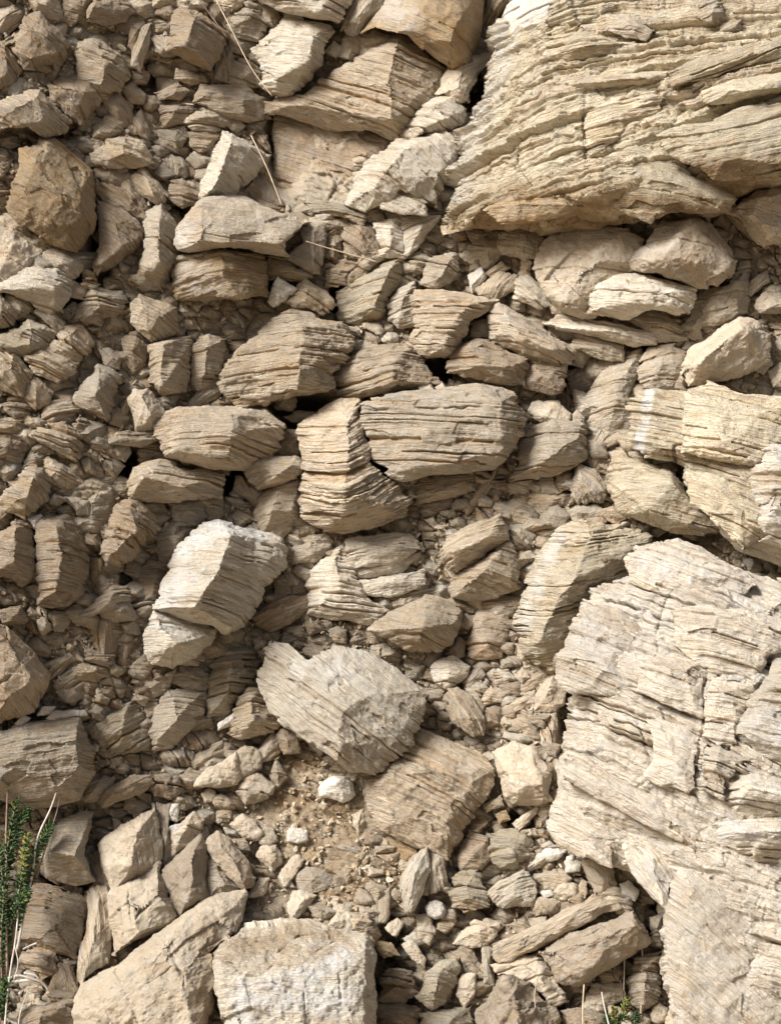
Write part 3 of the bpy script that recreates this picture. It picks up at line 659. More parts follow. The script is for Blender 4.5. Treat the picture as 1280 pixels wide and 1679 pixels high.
('grey', '670,425 677,417 687,416 703,425 703,438 690,449 678,450 670,441', '', dict(b=34, th=20, rough=.6), None, None),
('grey', '690,465 697,445 709,422 744,419 752,435 744,452 734,466 712,471', '738,428,14 722,455,14', dict(b=40, th=16, a=20), 'grey lopsided stone above the thin-bedded stack', None),
('cream', '756,422 772,405 787,391 816,397 825,412 813,425 800,437 780,434', '800,410,14', dict(b=28, th=18), None, None),
('cream', '816,381 840,377 872,373 890,391 881,419 859,425 828,416 816,403', '862,388,12 855,412,12', dict(b=30, th=18), 'cream block directly below the lip of the upper right outcrop', None),
('buff', '784,475 800,460 819,447 844,453 837,475 812,490 787,482', '815,468,12', dict(b=52, a=-55, th=6), None, None),
('white', '770,453 787,443 794,456 775,477', '', dict(b=40, a=60), None, None),
('buff', '800,447 819,433 831,441 806,457', '', dict(b=44, a=-30), None, None),
('buff', '850,452 856,430 869,434 868,452', '', dict(b=40), None, None),
('buff', '675,487 681,478 725,476 756,480 790,487 816,494 800,510 775,525 765,545 756,558 747,584 703,588 687,578 675,556 681,531 672,506', '770,500,26 742,530,30 728,570,26 690,500,18 690,540,18', dict(a=2, th=7, b=58, T=80, amp=4.5, dip=.1), 'stack of very thin level beds tapering downward, right of centre', 'the thin-bedded stack'),
('pale', '637,502 656,478 680,465 676,494 681,519 678,532 656,537 637,523', '660,490,14 655,520,14', dict(b=38, a=-20, th=8), None, None),
('buff', '547,616 556,606 565,597 572,578 584,569 628,566 675,569 690,585 703,612 733,636 700,640 662,641 620,648 590,654 562,655', '650,590,28 640,625,32 590,600,18 700,628,18', dict(a=-7, th=8, b=44, T=70), 'striped rock with gently bowed beds lying on the largest grey central slab', 'the bowed striped rock'),
('buff', '355,627 369,597 387,578 405,562 425,544 441,528 475,508 506,513 519,523 562,528 581,556 575,572 566,600 547,612 550,640 520,646 487,650 437,667 390,668 376,655 365,640', '495,535,22 495,575,36 492,612,42 488,640,30 420,610,22 540,570,20', dict(a=0, th=8, b=66, T=100, amp=5.5, cracks=[('368,635 405,622 445,612 480,596', 2, 5)]), 'large boulder of many thin beds shaped like a loaf, overhanging a black hollow', 'the loaf-shaped boulder'),
('brown', '470,520 480,508 500,506 520,516 518,526 490,524', '', dict(b=60, th=14), None, None),
('buff', '244,568 262,561 281,556 312,553 312,581 303,638 266,642 247,626', '268,566,24 264,632,22 290,600,20', dict(a=-3, th=7, b=38, T=60), 'upright striped block below the small banded rock, left of centre', 'the upright striped block'),
('buff', '316,569 330,558 341,553 369,559 362,597 356,622 328,638 316,625', '340,570,16 335,615,14', dict(a=0, th=7, b=36, T=60), 'narrow striped block squeezed between an upright block and the loaf-shaped boulder', None),
('grey', '309,668 328,638 353,625 370,638 350,655 328,667', '', dict(b=40, a=-35, th=6), None, None),
('buff', '216,500 231,486 250,492 269,500 287,506 290,544 272,551 250,560 232,545 218,530', '235,505,18 262,520,20 245,545,12', dict(a=32, th=8, b=46, T=50), 'small banded rock with open dark seams above the upright striped block', 'the small banded rock'),
('grey', '262,505 290,495 294,520 290,545 275,530', '', dict(b=28, a=20), None, None),
# ---- left edge middle
('cream', '-25,355 20,362 50,380 77,406 56,440 20,470 -25,472', '20,400,12 45,425,10', dict(b=32, a=30, th=16, T=60), 'smooth pale slab at the left edge below the rusty ochre block', 'the smooth pale left slab'),
('pale', '-25,478 0,468 28,450 60,437 95,440 119,462 112,487 95,507 82,513 40,492 15,482', '88,470,22 60,455,16 92,492,14 20,475,10', dict(b=42, a=14, th=9, T=60), 'pale stepped block with a rusty streak at the left, under a flat flake', None),
('grey', '75,416 94,402 128,425 134,437 119,454 96,450 75,437', '', dict(b=56, a=25, th=14), 'flat grey flake resting between the rusty ochre block and a pale stepped block', None),
('buff', '131,456 133,447 141,444 156,450 163,466 150,473 136,468', '', dict(b=48, rnd=.5, th=20), None, None),
('buff', '116,476 122,465 141,472 134,488 119,485', '', dict(b=44, a=20), None, None),
('buff', '125,524 134,500 147,472 162,472 194,487 204,504 187,517 150,526', '160,485,14 165,505,16', dict(b=32, a=8, th=7), None, None),
('buff', '62,515 69,502 106,528 103,542 94,542', '', dict(b=54, a=38, th=6), None, None),
('buff', '9,497 16,480 41,487 53,506 31,523', '', dict(b=44, a=30), None, None),
('buff', '-25,488 0,486 26,512 22,530 -25,540', '', dict(b=44, a=35), None, None),
('green', '-25,556 22,544 44,524 94,544 84,566 53,588 -25,578', '50,540,12 50,565,14', dict(b=38, a=25, th=9), 'grey-green double stone at the left edge with a seam along it', None),
('buff', '62,583 94,556 106,536 134,536 153,566 137,582 125,598 90,591', '115,550,16 120,575,14', dict(b=38, a=28, th=7), 'small lit block with notched right side, third row from the left edge', None),
('buff', '47,590 69,575 125,594 119,612 94,627 62,613', '75,588,10 100,605,10', dict(b=48, a=23, th=6), None, None),
('buff', '-25,573 25,580 53,612 34,648 -25,626', '20,600,14', dict(b=44, a=40, th=6), None, None),
('buff', '41,632 56,618 84,644 78,660 59,670 41,651', '60,635,10 60,655,10', dict(b=50, a=38, th=6), None, None),
('brown', '13,655 28,645 48,655 48,678 25,684 10,672', '', dict(b=40, rough=.7, rnd=.4), None, None),
('grey', '125,650 137,631 150,615 162,600 197,619 192,640 187,659 178,689 150,676 128,664', '163,612,12 158,645,22 170,680,10', dict(b=46, a=27, th=13, T=50), 'squarish grey block with one open seam, left of the tent-shaped stone', 'the squarish grey block'),
('grey', '166,575 181,574 197,587 194,603 175,598', '', dict(b=44, a=40), None, None),
('brown', '203,559 212,551 225,547 241,569 237,597 219,607 203,590', '222,565,14', dict(b=34, a=25), None, None),
('buff', '72,678 78,659 106,658 131,672 116,682 87,698 72,688', '', dict(b=46, a=-10, th=12), None, None),
('buff', '53,716 75,697 109,693 134,716 131,744 122,754 105,744 87,735', '80,708,10 110,722,18', dict(b=48, a=22, th=9), 'humped tan stone with a shadowed right end, below a flat pale wedge', None),
('grey', '122,697 131,684 141,691 137,708 125,706', '', dict(b=62), None, None),
('grey', '147,727 159,700 184,716 181,751 150,736', '160,722,12', dict(b=42, a=15, th=14), None, None),
('buff', '-25,690 41,686 41,707 20,712 -25,710', '', dict(b=34, a=4, th=7), None, None),
('brown', '-25,712 20,714 42,722 38,745 0,752 -25,750', '', dict(b=28, rough=1.4), None, None),
('grey', '184,720 197,709 250,708 252,722 231,732 187,727', '205,716,8 235,722,8', dict(b=70, a=0, th=20), 'flat little roof-like slab balanced over a dark gap, left of the broad striped block', 'the little balanced slab'),
('cream', '212,656 222,642 244,639 252,648 259,659 269,678 247,704 225,707 219,681', '232,652,18 248,680,20 226,690,10', dict(b=56, a=40, th=16), 'tent-shaped cream stone leaning at the upper left of the broad striped block', 'the tent-shaped stone'),
('brown', '192,682 212,652 217,662 203,686', '', dict(b=50, a=-50), None, None),
('brown', '228,734 240,728 256,725 266,737 258,748 244,757 231,756', '', dict(b=36, rnd=.5), None, None),
('grey', '183,735 206,727 212,742 204,755 186,745', '', dict(b=40, a=30), None, None),
('buff', '170,760 186,750 200,765 188,782 176,775', '', dict(b=30, a=50, th=5), None, None),
('grey', '128,762 162,759 168,778 150,786 132,782', '', dict(b=24, a=8), None, None),
# ---- centre left
('buff', '253,715 256,690 272,675 300,667 394,668 434,672 450,688 462,700 456,715 447,746 425,760 403,772 362,767 300,760 269,747 262,735', '383,680,30 380,720,44 374,758,36 300,685,20 290,740,24 440,700,20', dict(a=3, th=10, b=64, T=100), 'broad striped block with a ridge down its middle, left of centre', 'the broad striped block'),
('buff', '209,800 214,780 219,766 245,756 266,749 297,765 366,778 359,817 297,823 262,826 212,820', '235,785,26 300,800,26 290,775,14', dict(a=3, th=8, b=48, T=70), 'oblong striped block with a domed left end directly below the broad striped block', 'the oblong striped block'),
('buff', '403,764 405,754 412,747 484,747 493,759 488,775 481,785 455,795 425,802 409,783', '425,760,16 450,785,22 475,765,14', dict(a=-4, th=9, b=62, T=60), 'anvil-shaped stone wedged left of the split column boulder', 'the anvil-shaped stone'),
('brown', '444,748 455,728 469,708 487,712 488,748', '', dict(b=44, a=5, th=7), None, None),
('cream', '470,684 490,676 514,678 510,690 480,692', '', dict(b=2, a=5), None, None),
('buff', '487,697 505,685 531,672 556,659 590,657 592,690 606,734 612,762 631,781 655,800 673,819 668,838 659,851 628,862 600,868 566,876 537,873 494,846 491,794 500,756 485,719', '572,690,30 569,750,42 563,812,52 620,828,34 530,730,22 520,810,26 560,846,36', dict(a=-12, th=8, b=62, T=110, dip=-0.25, amp=5.5, cracks=[('591,700 604,740 612,764', 3, 7)]), 'tall two-sided column of curved beds just left of the largest grey slab', 'the tall curved-bed column'),
('grey', '591,688 593,664 612,652 660,642 690,638 740,632 790,630 820,636 844,645 859,681 859,709 845,735 828,755 806,770 760,776 709,781 662,788 631,775 640,768 609,756 603,736 601,709', '640,660,14 790,640,18 822,660,26 820,740,20 700,710,26 660,770,12 740,760,20', dict(a=2, th=11, b=92, T=130, amp=5, dip=.1, cracks=[('592,674 700,671 820,668 856,676', 2.2, 7)]), 'largest smooth grey-tan slab of level beds at the very centre', 'the great central slab'),
('cream', '691,636 695,631 703,632 706,640 697,643', '', dict(b=104, rnd=.5), 'tiny pale pebble resting on top of the great central slab', None),
('cream', '716,636 724,630 730,638 722,642', '', dict(b=100, rnd=.5), None, None),
('grey', '850,733 858,716 872,703 912,692 953,690 960,703 962,722 961,754 937,770 910,778 881,785 837,788 853,758', '900,705,16 900,750,26 945,720,18 870,770,12', dict(a=-6, th=9, b=48, T=80), 'striped grey block with square right end, right of the great central slab', 'the striped grey block'),
('cream', '869,674 876,664 884,658 912,661 930,678 925,692 897,692 874,685', '905,670,8 895,684,10', dict(b=56, th=20), None, None),
('buff', '672,800 695,790 719,781 781,777 778,803 737,816 715,820 687,826', '', dict(b=30, a=-8, th=7), None, None),
('brown', '694,829 715,822 737,818 741,832 706,846', '', dict(b=26, a=-8), None, None),
('buff', '764,833 775,815 787,798 808,776 801,803 787,822 769,841', '', dict(b=44, a=-58, th=7), 'thin shard standing aslant below the great central slab', None),
('grey', '834,794 850,791 869,790 862,808 837,809', '', dict(b=40, th=14), None, None),
('buff', '884,787 903,783 912,807 884,807', '', dict(b=46, a=5, th=5), None, None),
('buff', '912,778 934,781 931,801 914,807', '', dict(b=46, a=2, th=5), None, None),
('grey', '934,827 940,797 947,765 975,775 995,803 984,820', '953,785,18 970,805,14', dict(b=42, a=50, th=10), 'three-cornered grey stone below the striped grey block', None),
('grey', '887,849 895,838 912,831 928,847 919,863 892,861', '', dict(b=46, th=16), None, None),
('buff', '862,815 885,806 905,812 925,815 920,828 895,835 870,832', '', dict(b=34, a=12, th=6), None, None),
('grey', '930,835 945,826 960,832 975,828 985,838 975,850 945,856', '', dict(b=40, a=-15, th=10), None, None),
('buff', '990,840 1004,832 1024,850 1010,858 993,852', '', dict(b=44, a=5, th=5), None, None),
('grey', '965,850 990,840 992,856 975,862', '', dict(b=46), None, None),
('buff', '806,843 822,830 841,819 859,819 872,834 881,863 850,857 825,860', '850,832,14 860,850,8', dict(b=28, a=10, th=10), None, None),
('buff', '722,900 735,884 756,869 786,856 816,846 826,858 831,872 831,888 815,898 800,906 750,934 734,928 720,912', '740,905,22 800,880,26 780,862,10 760,925,6', dict(b=60, a=-22, th=9, T=60), 'brick-like stone tilted up to the right, upper of two, right of the pale layered heap', 'the upper tilted brick stone'),
('buff', '737,962 748,945 762,931 803,912 819,897 833,884 850,928 852,966 825,975 800,984 775,988 741,979', '812,912,20 790,940,28 760,965,18 838,950,14', dict(b=46, a=10, th=8, T=70), 'angular striped stone directly below the upper tilted brick stone', 'the lower angular stone'),
('grey', '831,868 845,860 859,859 875,878 866,898 845,885', '', dict(b=36, a=50, th=7), None, None),
('grey', '842,897 869,906 866,917 846,923', '', dict(b=34), None, None),
('buff', '881,884 895,876 902,888 892,896 882,893', '', dict(b=34), None, None),
('pale', '572,887 590,881 612,878 645,875 671,875 687,901 665,913 644,922 612,928 581,932 569,920', '600,890,10 650,895,14', dict(b=58, a=-6, th=6, T=40), 'uppermost flat cream layer of the pale layered heap below centre', 'the pale layered heap'),
('pale', '578,934 612,928 650,920 682,908 679,917 656,938 620,944 581,948', '', dict(b=52, a=-10, th=6, T=40), 'second flat cream layer of the pale layered heap', None),
('pale', '587,953 620,949 653,944 692,936 692,960 668,970 644,979 597,973', '640,955,12', dict(b=50, a=-6, th=6, T=40), 'third flat cream layer of the pale heap, split by a crack', None),
('pale', '503,971 506,944 520,926 537,912 566,889 581,916 587,953 609,985 640,1000 630,1012 600,1021 562,1020 505,1008', '550,915,14 555,960,20 530,990,14 590,1000,12', dict(b=36, a=6, th=9, T=60), 'crumbling cream mass at the left of the pale layered heap', None),
('pale', '620,984 660,976 695,965 715,972 690,992 655,1004 625,1000', '', dict(b=30, a=-14, th=5), None, None),
('buff', '462,883 472,862 500,859 519,862 512,876 503,882 469,891', '', dict(b=42, a=-5, th=6), None, None),
('grey', '481,902 494,884 531,877 546,890 533,905 519,920 484,923', '510,892,12 515,908,10', dict(b=48, a=-4, th=9), 'small grey block at the foot of the tall curved-bed column', None),
('buff', '419,847 425,816 450,797 490,787 491,819 487,850 462,872 434,879', '455,808,16 445,840,24 478,838,14', dict(b=46, a=-14, th=8, T=60), 'fractured block with fine ledges under the anvil-shaped stone', None),
('grey', '284,844 287,833 293,826 308,822 325,823 334,847 319,860 290,860', '310,835,12', dict(b=40, th=18), None, None),
('grey', '334,828 347,821 362,822 366,844 343,855', '', dict(b=34, th=18), None, None),
('pale', '253,997 262,981 268,955 281,937 283,915 291,897 316,872 341,855 356,852 390,862 425,872 462,887 468,908 471,931 452,948 434,966 431,983 403,1022 388,1034 366,1041 350,1025 320,1018 290,1013', '378,878,42 353,944,54 318,995,46 380,1030,24 440,920,26 345,870,20', dict(b=64, a=14, th=7, T=110, dip=.25, amp=4, stain_lit=[('300,900 350,862 420,872', 22, .8), ('268,990 300,950', 22, .7)]), 'big boulder with a brilliant white left flank and striped shaded right side', 'the white-flanked boulder'),  # left flank whitened to paint in the strong side light
('pale', '237,1046 243,1020 253,1000 270,1004 287,1010 320,1020 353,1033 344,1060 312,1083 284,1098 250,1088 241,1071', '262,1025,16 290,1055,30 330,1045,14', dict(b=56, a=11, th=8, T=70, stain_lit=[('250,1020 300,1030', 16, .5)]), 'pale striped block forming the foot of the white-flanked boulder', 'the foot of the white-flanked boulder'),
('grey', '216,1094 226,1084 237,1075 250,1094 237,1109 222,1107', '', dict(b=44, rnd=.4), None, None),
('brown', '164,908 170,886 175,866 194,831 212,818 232,824 244,834 252,850 259,869 247,886 234,904 215,920 200,929 175,920', '215,835,16 225,870,28 190,905,18 185,870,18', dict(b=50, a=24, th=9, T=60), 'rounded brown banded rock below the oblong striped block', 'the rounded brown banded rock'),
('brown', '58,868 66,855 78,849 106,845 122,852 134,866 147,900 147,937 137,975 109,994 85,996 62,991 59,944 64,920', '90,862,18 100,910,26 90,970,20 130,920,14', dict(b=42, a=9, th=9, T=70, amp=4.5), 'tall brown barrel-shaped rock with wavy beds near the left edge', 'the barrel-shaped rock'),
('brown', '-25,890 10,868 25,850 52,856 57,897 54,937 47,952 -25,944', '25,870,14 25,920,18', dict(b=38, a=14, th=9), 'brown banded rock cut by the left edge beside the barrel-shaped rock', None),
('brown', '-25,831 5,832 22,837 16,860 4,876 -25,885', '', dict(b=34, a=20), None, None),
('buff', '0,819 19,800 30,785 41,772 56,768 69,772 80,791 75,819 50,841 44,851 25,838 6,831', '55,785,18 45,815,18', dict(b=48, a=28, th=11), 'round-shouldered tan stone at the left edge above the barrel-shaped rock', None),
('buff', '72,757 84,752 125,775 134,791 109,801 78,788', '', dict(b=40, a=24, th=5), None, None),
('grey', '3,777 9,759 31,755 34,769 16,792', '', dict(b=34, a=-30), None, None),
('grey', '36,770 45,755 60,745 72,748 62,768 40,775', '', dict(b=34, a=-30), None, None),
('white', '50,852 66,847 72,856 58,864', '', dict(b=58, th=30), None, None),
('green', '122,790 150,782 190,781 196,800 188,825 181,850 165,871 150,880 130,850 118,820', '160,800,10 150,845,12', dict(b=14, a=-14, th=8), 'lichen-tinged bedrock showing between the oblong block and the left rocks', None),
('buff', '259,877 280,871 306,869 300,885 290,902 287,930 262,925', '', dict(b=26, a=-3, th=8), None, None),
('brown', '225,933 245,926 266,922 281,937 276,960 260,991 225,995', '', dict(b=20, a=3, th=8), None, None),
('buff', '134,1008 150,992 172,972 175,955 206,966 210,987 200,1007 166,1004 141,1017', '185,972,14 175,992,14', dict(b=40, a=-10, th=12), 'pale angular stone with a chipped top right of the barrel-shaped rock', None),
('ochre', '150,916 175,918 175,944 153,967', '', dict(b=26, a=40), None, None),
('brown', '147,1018 165,1008 181,1003 197,1012 194,1044 190,1103 162,1101 156,1060', '175,1020,10 172,1080,12', dict(b=22, a=86, th=6), 'rock with upright pleated beds below the pale angular stone', None),
('buff', '196,1052 219,1056 216,1082 206,1108 194,1104', '', dict(b=18, a=84, th=6), None, None),
('grey', '208,1020 228,1008 234,1018 216,1034', '', dict(b=26, a=-40), None, None),
('brown', '-30,1008 12,1025 41,1056 62,1080 84,1106 81,1126 62,1163 19,1182 -30,1192', '20,1060,14 50,1110,18 10,1150,14', dict(b=66, a=40, th=18, T=90, amp=3, cracks=[('0,1125 30,1095 55,1070', 2, 6)]), 'dark brown slab with a diagonal crack at the left edge', 'the dark brown left slab'),
('brown', '3,1003 20,998 34,996 41,1009 37,1020 9,1023', '', dict(b=60, a=0, th=5), None, None),
('green', '69,1094 95,1078 125,1066 137,1076 110,1096 87,1113', '', dict(b=26, a=-32, th=6), None, None),
('green', '90,1124 108,1102 125,1084 150,1087 154,1119 144,1138 119,1145', '125,1105,10', dict(b=26, a=-30, th=7), None, None),
('green', '137,1192 156,1181 190,1165 219,1147 232,1172 241,1197 250,1219 241,1229 215,1232 187,1238 159,1220', '205,1170,12 195,1205,14', dict(b=24, a=-28, th=8), 'grey-green slab with beds rising to the right, right of the lower left boulder', 'the grey-green rising slab'),
('buff', '137,1166 162,1153 184,1143 178,1160 150,1179', '', dict(b=28, a=-28, th=6), None, None),
('grey', '-30,1205 10,1195 47,1187 131,1177 141,1200 153,1234 158,1264 131,1312 95,1322 62,1326 37,1325 -30,1302', '60,1215,18 125,1215,22 130,1255,24 100,1290,22 20,1260,22', dict(b=64, a=-9, th=10, T=90), 'big flat-topped grey boulder at the lower left edge behind dry stalks', 'the lower left boulder'),
('white', '82,1177 94,1167 131,1166 135,1173 84,1182', '', dict(b=88, th=20), 'longest pale flake lying on top of the lower left boulder', None),
('white', '22,1195 30,1183 37,1176 47,1180 41,1188', '', dict(b=90, th=20), 'pale leaf-shaped flake at the left on the lower left boulder', None),
('white', '67,1171 72,1161 86,1161 84,1170', '', dict(b=84, th=20), None, None),
('buff', '137,1307 141,1295 144,1287 157,1280 169,1275 184,1278 184,1294 162,1312 141,1313', '', dict(b=30, a=-20, th=9), None, None),
('brown', '167,1320 170,1306 175,1297 192,1285 212,1275 241,1274 248,1287 231,1300 208,1308 187,1317 172,1326', '185,1300,12 220,1284,12', dict(b=46, a=-20, th=16), 'rounded brown slab lying on soil right of the lower left boulder', None),
('brown', '250,1294 252,1284 260,1275 275,1271 290,1275 297,1285 297,1297 278,1307 256,1304', '', dict(rnd=.6, b=38, th=30), 'largest round brown stone beside the rounded brown slab', None),
('buff', '297,1272 312,1263 331,1269 325,1279 300,1282', '', dict(rnd=.5, b=38, th=30), None, None),
('buff', '298,1290 308,1281 325,1284 318,1295 303,1296', '', dict(rnd=.5, b=36, th=30), None, None),
('cream', '323,1288 330,1275 341,1262 365,1250 384,1237 392,1255 391,1272 386,1285 362,1291 344,1288', '', dict(rnd=.55, b=40, th=26), 'largest smooth cream stone among the rounded stones in soil', None),
('cream', '386,1241 393,1232 403,1227 416,1228 425,1234 427,1247 425,1260 410,1268 397,1273 388,1262', '', dict(rnd=.6, b=42, th=26), 'smooth cream stone touching the upper right of the largest one', None),
('cream', '390,1297 395,1284 405,1272 420,1268 434,1278 448,1290 440,1302 428,1310 404,1317', '', dict(rnd=.6, b=40, th=26), 'tooth-shaped cream stone with fine ridges below the other rounded stones', None),
('buff', '352,1316 354,1309 362,1305 375,1308 384,1325 378,1345 362,1345', '', dict(rnd=.6, b=36, th=30), None, None),
('cream', '334,1303 342,1294 351,1300 350,1311 338,1312', '', dict(rnd=.7, b=34, th=30), None, None),
('cream', '381,1354 388,1344 400,1338 419,1350 428,1366 420,1375 406,1377', '', dict(rnd=.5, b=36, th=24), None, None),
('grey', '284,1119 288,1108 291,1099 315,1103 337,1109 338,1125 331,1135 305,1130', '', dict(b=26, a=6, th=8), None, None),
('grey', '244,1197 258,1165 275,1131 305,1134 334,1137 331,1169 319,1187 300,1205 281,1223 256,1226', '285,1150,12 290,1180,20 262,1210,10', dict(b=28, a=6, th=9), 'stepped grey block left of a long vertical crack, below the foot block', 'the stepped grey block'),
('green', '341,1125 343,1105 347,1091 356,1078 369,1069 395,1064 419,1066 426,1100 408,1126 390,1150 378,1170 338,1176', '380,1085,14 375,1130,16', dict(b=20, a=-3, th=9), 'domed greenish bedrock right of a long vertical crack', 'the domed greenish bedrock'),
('buff', '375,1201 380,1184 384,1169 394,1148 406,1131 425,1134 441,1166 459,1187 448,1196 434,1204 394,1210', '412,1150,18 415,1182,22', dict(b=34, a=-2, th=8), 'small layered outcrop left of the large slanting striped boulder', None),
('white', '361,1187 381,1172 384,1187 362,1195', '', dict(b=48, th=20), None, None),
('buff', '312,1250 331,1232 362,1218 367,1238 341,1260 316,1263', '', dict(b=28, a=-26, th=7), None, None),
('cream', '222,1132 231,1116 250,1113 266,1112 284,1100 272,1135 247,1142', '', dict(b=30, a=-10, th=8), None, None),
('grey', '236,1150 256,1149 257,1170 243,1174', '', dict(b=28), None, None),
# ---- centre lower
('pale', '425,1131 421,1115 423,1100 434,1081 428,1066 444,1048 475,1056 503,1084 516,1078 550,1063 581,1065 612,1075 650,1097 680,1118 704,1138 694,1162 690,1182 672,1200 675,1223 653,1238 637,1257 612,1270 572,1263 544,1237 487,1206 462,1190 441,1166', '540,1095,34 565,1150,56 556,1215,50 560,1250,26 640,1135,34 480,1130,26 450,1075,14 650,1210,26 520,1190,36', dict(b=80, a=33, th=7, T=120, amp=4.5, hs=1.15, dip=.05, cracks=[('600,1165 640,1190 672,1225', 2, 5), ('560,1110 610,1150 660,1180', 1.6, 4)], stain_lit=[('500,1100 560,1100', 30, .4)]), 'large slanting striped boulder like split wood, lower centre', 'the slanting striped boulder'),  # upper left part painted lighter, as the light falls there
('buff', '600,1314 600,1286 615,1270 634,1256 662,1234 683,1192 725,1216 794,1237 812,1262 812,1286 797,1313 772,1345 750,1380 735,1409 690,1389 655,1376 620,1352 610,1336', '625,1283,24 700,1262,24 780,1270,14 735,1340,22 650,1350,18 680,1220,10', dict(b=42, a=26, th=8, T=90, cracks=[('640,1240 720,1290 790,1320', 1.8, 5)]), 'broad slanting slab running below the right end of the slanting striped boulder', 'the broad slanting slab'),
('white', '525,1294 533,1283 547,1275 566,1275 574,1286 578,1303 562,1313 528,1304', '550,1285,14 560,1300,10', dict(b=52, th=26), 'single whitish angular stone under the slanting striped boulder', 'the whitish angular stone'),
('grey', '444,1273 453,1247 469,1275 456,1288', '', dict(b=34), None, None),
('grey', '425,1232 436,1216 447,1203 459,1219 456,1242 431,1248', '', dict(b=36, a=-40), None, None),
('brown', '453,1212 462,1197 487,1212 490,1232 466,1235', '', dict(b=44, a=20), None, None),
('cream', '806,1232 825,1222 844,1216 869,1225 890,1250 899,1265 903,1280 900,1300 904,1313 869,1320 841,1320 828,1308 819,1285 812,1255', '840,1245,12 838,1283,24 885,1285,20 850,1312,14', dict(b=46, a=4, th=11, T=70), 'upright cream block with ledges at its foot beside the lower right outcrop', 'the cream block with a ledged foot'),
('buff', '728,1152 735,1140 750,1130 769,1144 782,1162 792,1181 788,1200 775,1207 760,1197 741,1182', '748,1145,14 765,1175,18', dict(b=46, a=60, th=12), 'split oval stone like an open clam, below the small cream banded stone', 'the clam-like stone'),
('grey', '766,1134 781,1136 791,1157 787,1170', '', dict(b=38, rnd=.4), None, None),
('pale', '709,1104 712,1092 719,1084 741,1079 756,1086 767,1094 762,1107 750,1120 737,1129 716,1120', '735,1092,12 735,1112,16', dict(b=48, a=8, th=9, amp=4), 'small cream stone with bold dark bands above the clam-like stone', 'the small cream banded stone'),
('buff', '606,1033 625,1018 640,1006 662,994 697,978 720,980 737,987 756,1003 757,1018 753,1031 737,1060 720,1068 706,1071 669,1067 641,1048', '700,995,18 690,1030,34 640,1032,18 735,1025,18 690,1052,20', dict(b=52, a=9, th=8, T=70), 'tan striped rock shaped like a turtle shell above the slanting striped boulder', 'the turtle-shell rock'),
('brown', '769,1046 776,1024 784,1006 812,1003 832,1009 832,1030 831,1046 822,1079 795,1078 769,1076', '790,1020,12 800,1060,14', dict(b=28, a=2, th=7), 'dark striped block in a gap right of the turtle-shell rock', None),
('buff', '781,992 795,984 812,978 848,981 844,998 791,1001', '', dict(b=32, a=-3, th=6), None, None),
('brown', '734,1070 742,1056 750,1047 763,1056 759,1073 747,1079', '', dict(b=34, a=60), None, None),
('brown', '752,1013 765,1010 774,1022 765,1030 754,1026', '', dict(b=40, a=20), None, None),
('grey', '762,1116 772,1106 784,1096 791,1109 782,1118 772,1128', '', dict(b=36, a=-50, th=5), None, None),
('grey', '812,1103 831,1100 831,1119 816,1122', '', dict(b=28, a=0, th=5), None, None),
('buff', '791,1148 797,1131 819,1131 820,1150 795,1154', '', dict(b=34, a=5, th=6), None, None),
('grey', '774,1124 785,1118 796,1128 788,1139 776,1134', '', dict(b=38), None, None),
('grey', '819,1136 844,1125 840,1135 822,1144', '', dict(b=34), None, None),
('buff', '841,1189 850,1176 859,1169 878,1181 882,1209 866,1207', '', dict(b=38, a=25), None, None),
('cream', '878,1150 882,1138 887,1128 906,1108 926,1131 919,1154 909,1163 875,1167', '900,1125,18 895,1145,16', dict(b=46, a=-5, th=9), 'lit stone wedged in the cleft against the lower right outcrop', None),
('grey', '884,1176 897,1168 909,1162 913,1194 909,1232 890,1217', '', dict(b=40, a=70), None, None),
('buff', '844,1126 869,1106 898,1102 881,1126 847,1138', '', dict(b=32, a=-28, th=5), None, None),
('buff', '828,1157 850,1146 872,1136 876,1154 855,1166 837,1179', '', dict(b=30, a=-28, th=5), None, None),
('grey', '885,1240 905,1222 922,1235 915,1262 898,1262', '', dict(b=30, a=-50), None, None),
('brown', '792,1165 812,1160 826,1172 815,1195 800,1190', '', dict(b=24, rnd=.4), None, None),
('cliff', '936,858 961,852 1011,858 1040,868 1067,881 1067,906 1040,945 1015,960 985,985 965,1020 945,1062 925,1090 906,1098 880,1088 859,1076 850,1044 848,1012 856,985 865,969 862,953 881,912 897,890 912,872', '968,880,44 945,945,56 913,985,54 888,1045,44 930,1050,22 1030,905,24 900,930,26 870,1010,14', dict(b=46, a=-9, th=8, T=110, dip=-0.1, stain_lit=[('915,880 895,925 870,985 856,1030', 14, .5)]), 'tall leaning pillar with a pale left flank, left of the lower right outcrop', 'the tall leaning pillar'),
# ---- right middle
('cream', '875,441 881,416 906,384 933,376 1030,371 1055,394 1045,430 1012,480 975,520 952,522 930,513 918,501 890,470', '915,400,14 1010,392,12 926,500,22 962,446,24 895,440,14 1030,420,4', dict(b=66, a=0, th=22, T=80, amp=2), 'large smooth cream boulder under the upper right outcrop, pocked with holes', 'the smooth cream boulder'),
('plain', '1027,428 1045,406 1064,384 1086,362 1136,358 1161,366 1178,386 1192,403 1208,428 1199,453 1177,472 1146,472 1112,462 1080,450 1036,444', '1129,366,30 1086,425,42 1090,440,34 1165,440,20 1050,425,22', dict(b=88, a=5, th=22, T=110, hs=1.5, amp=2, stain_lit=[('1060,400 1080,385', 34, .25)]), 'wedge-topped block with lit left and brown right faces under the upper right outcrop', 'the wedge-topped block'),  # lit left face: its light is painted in as a pale tint
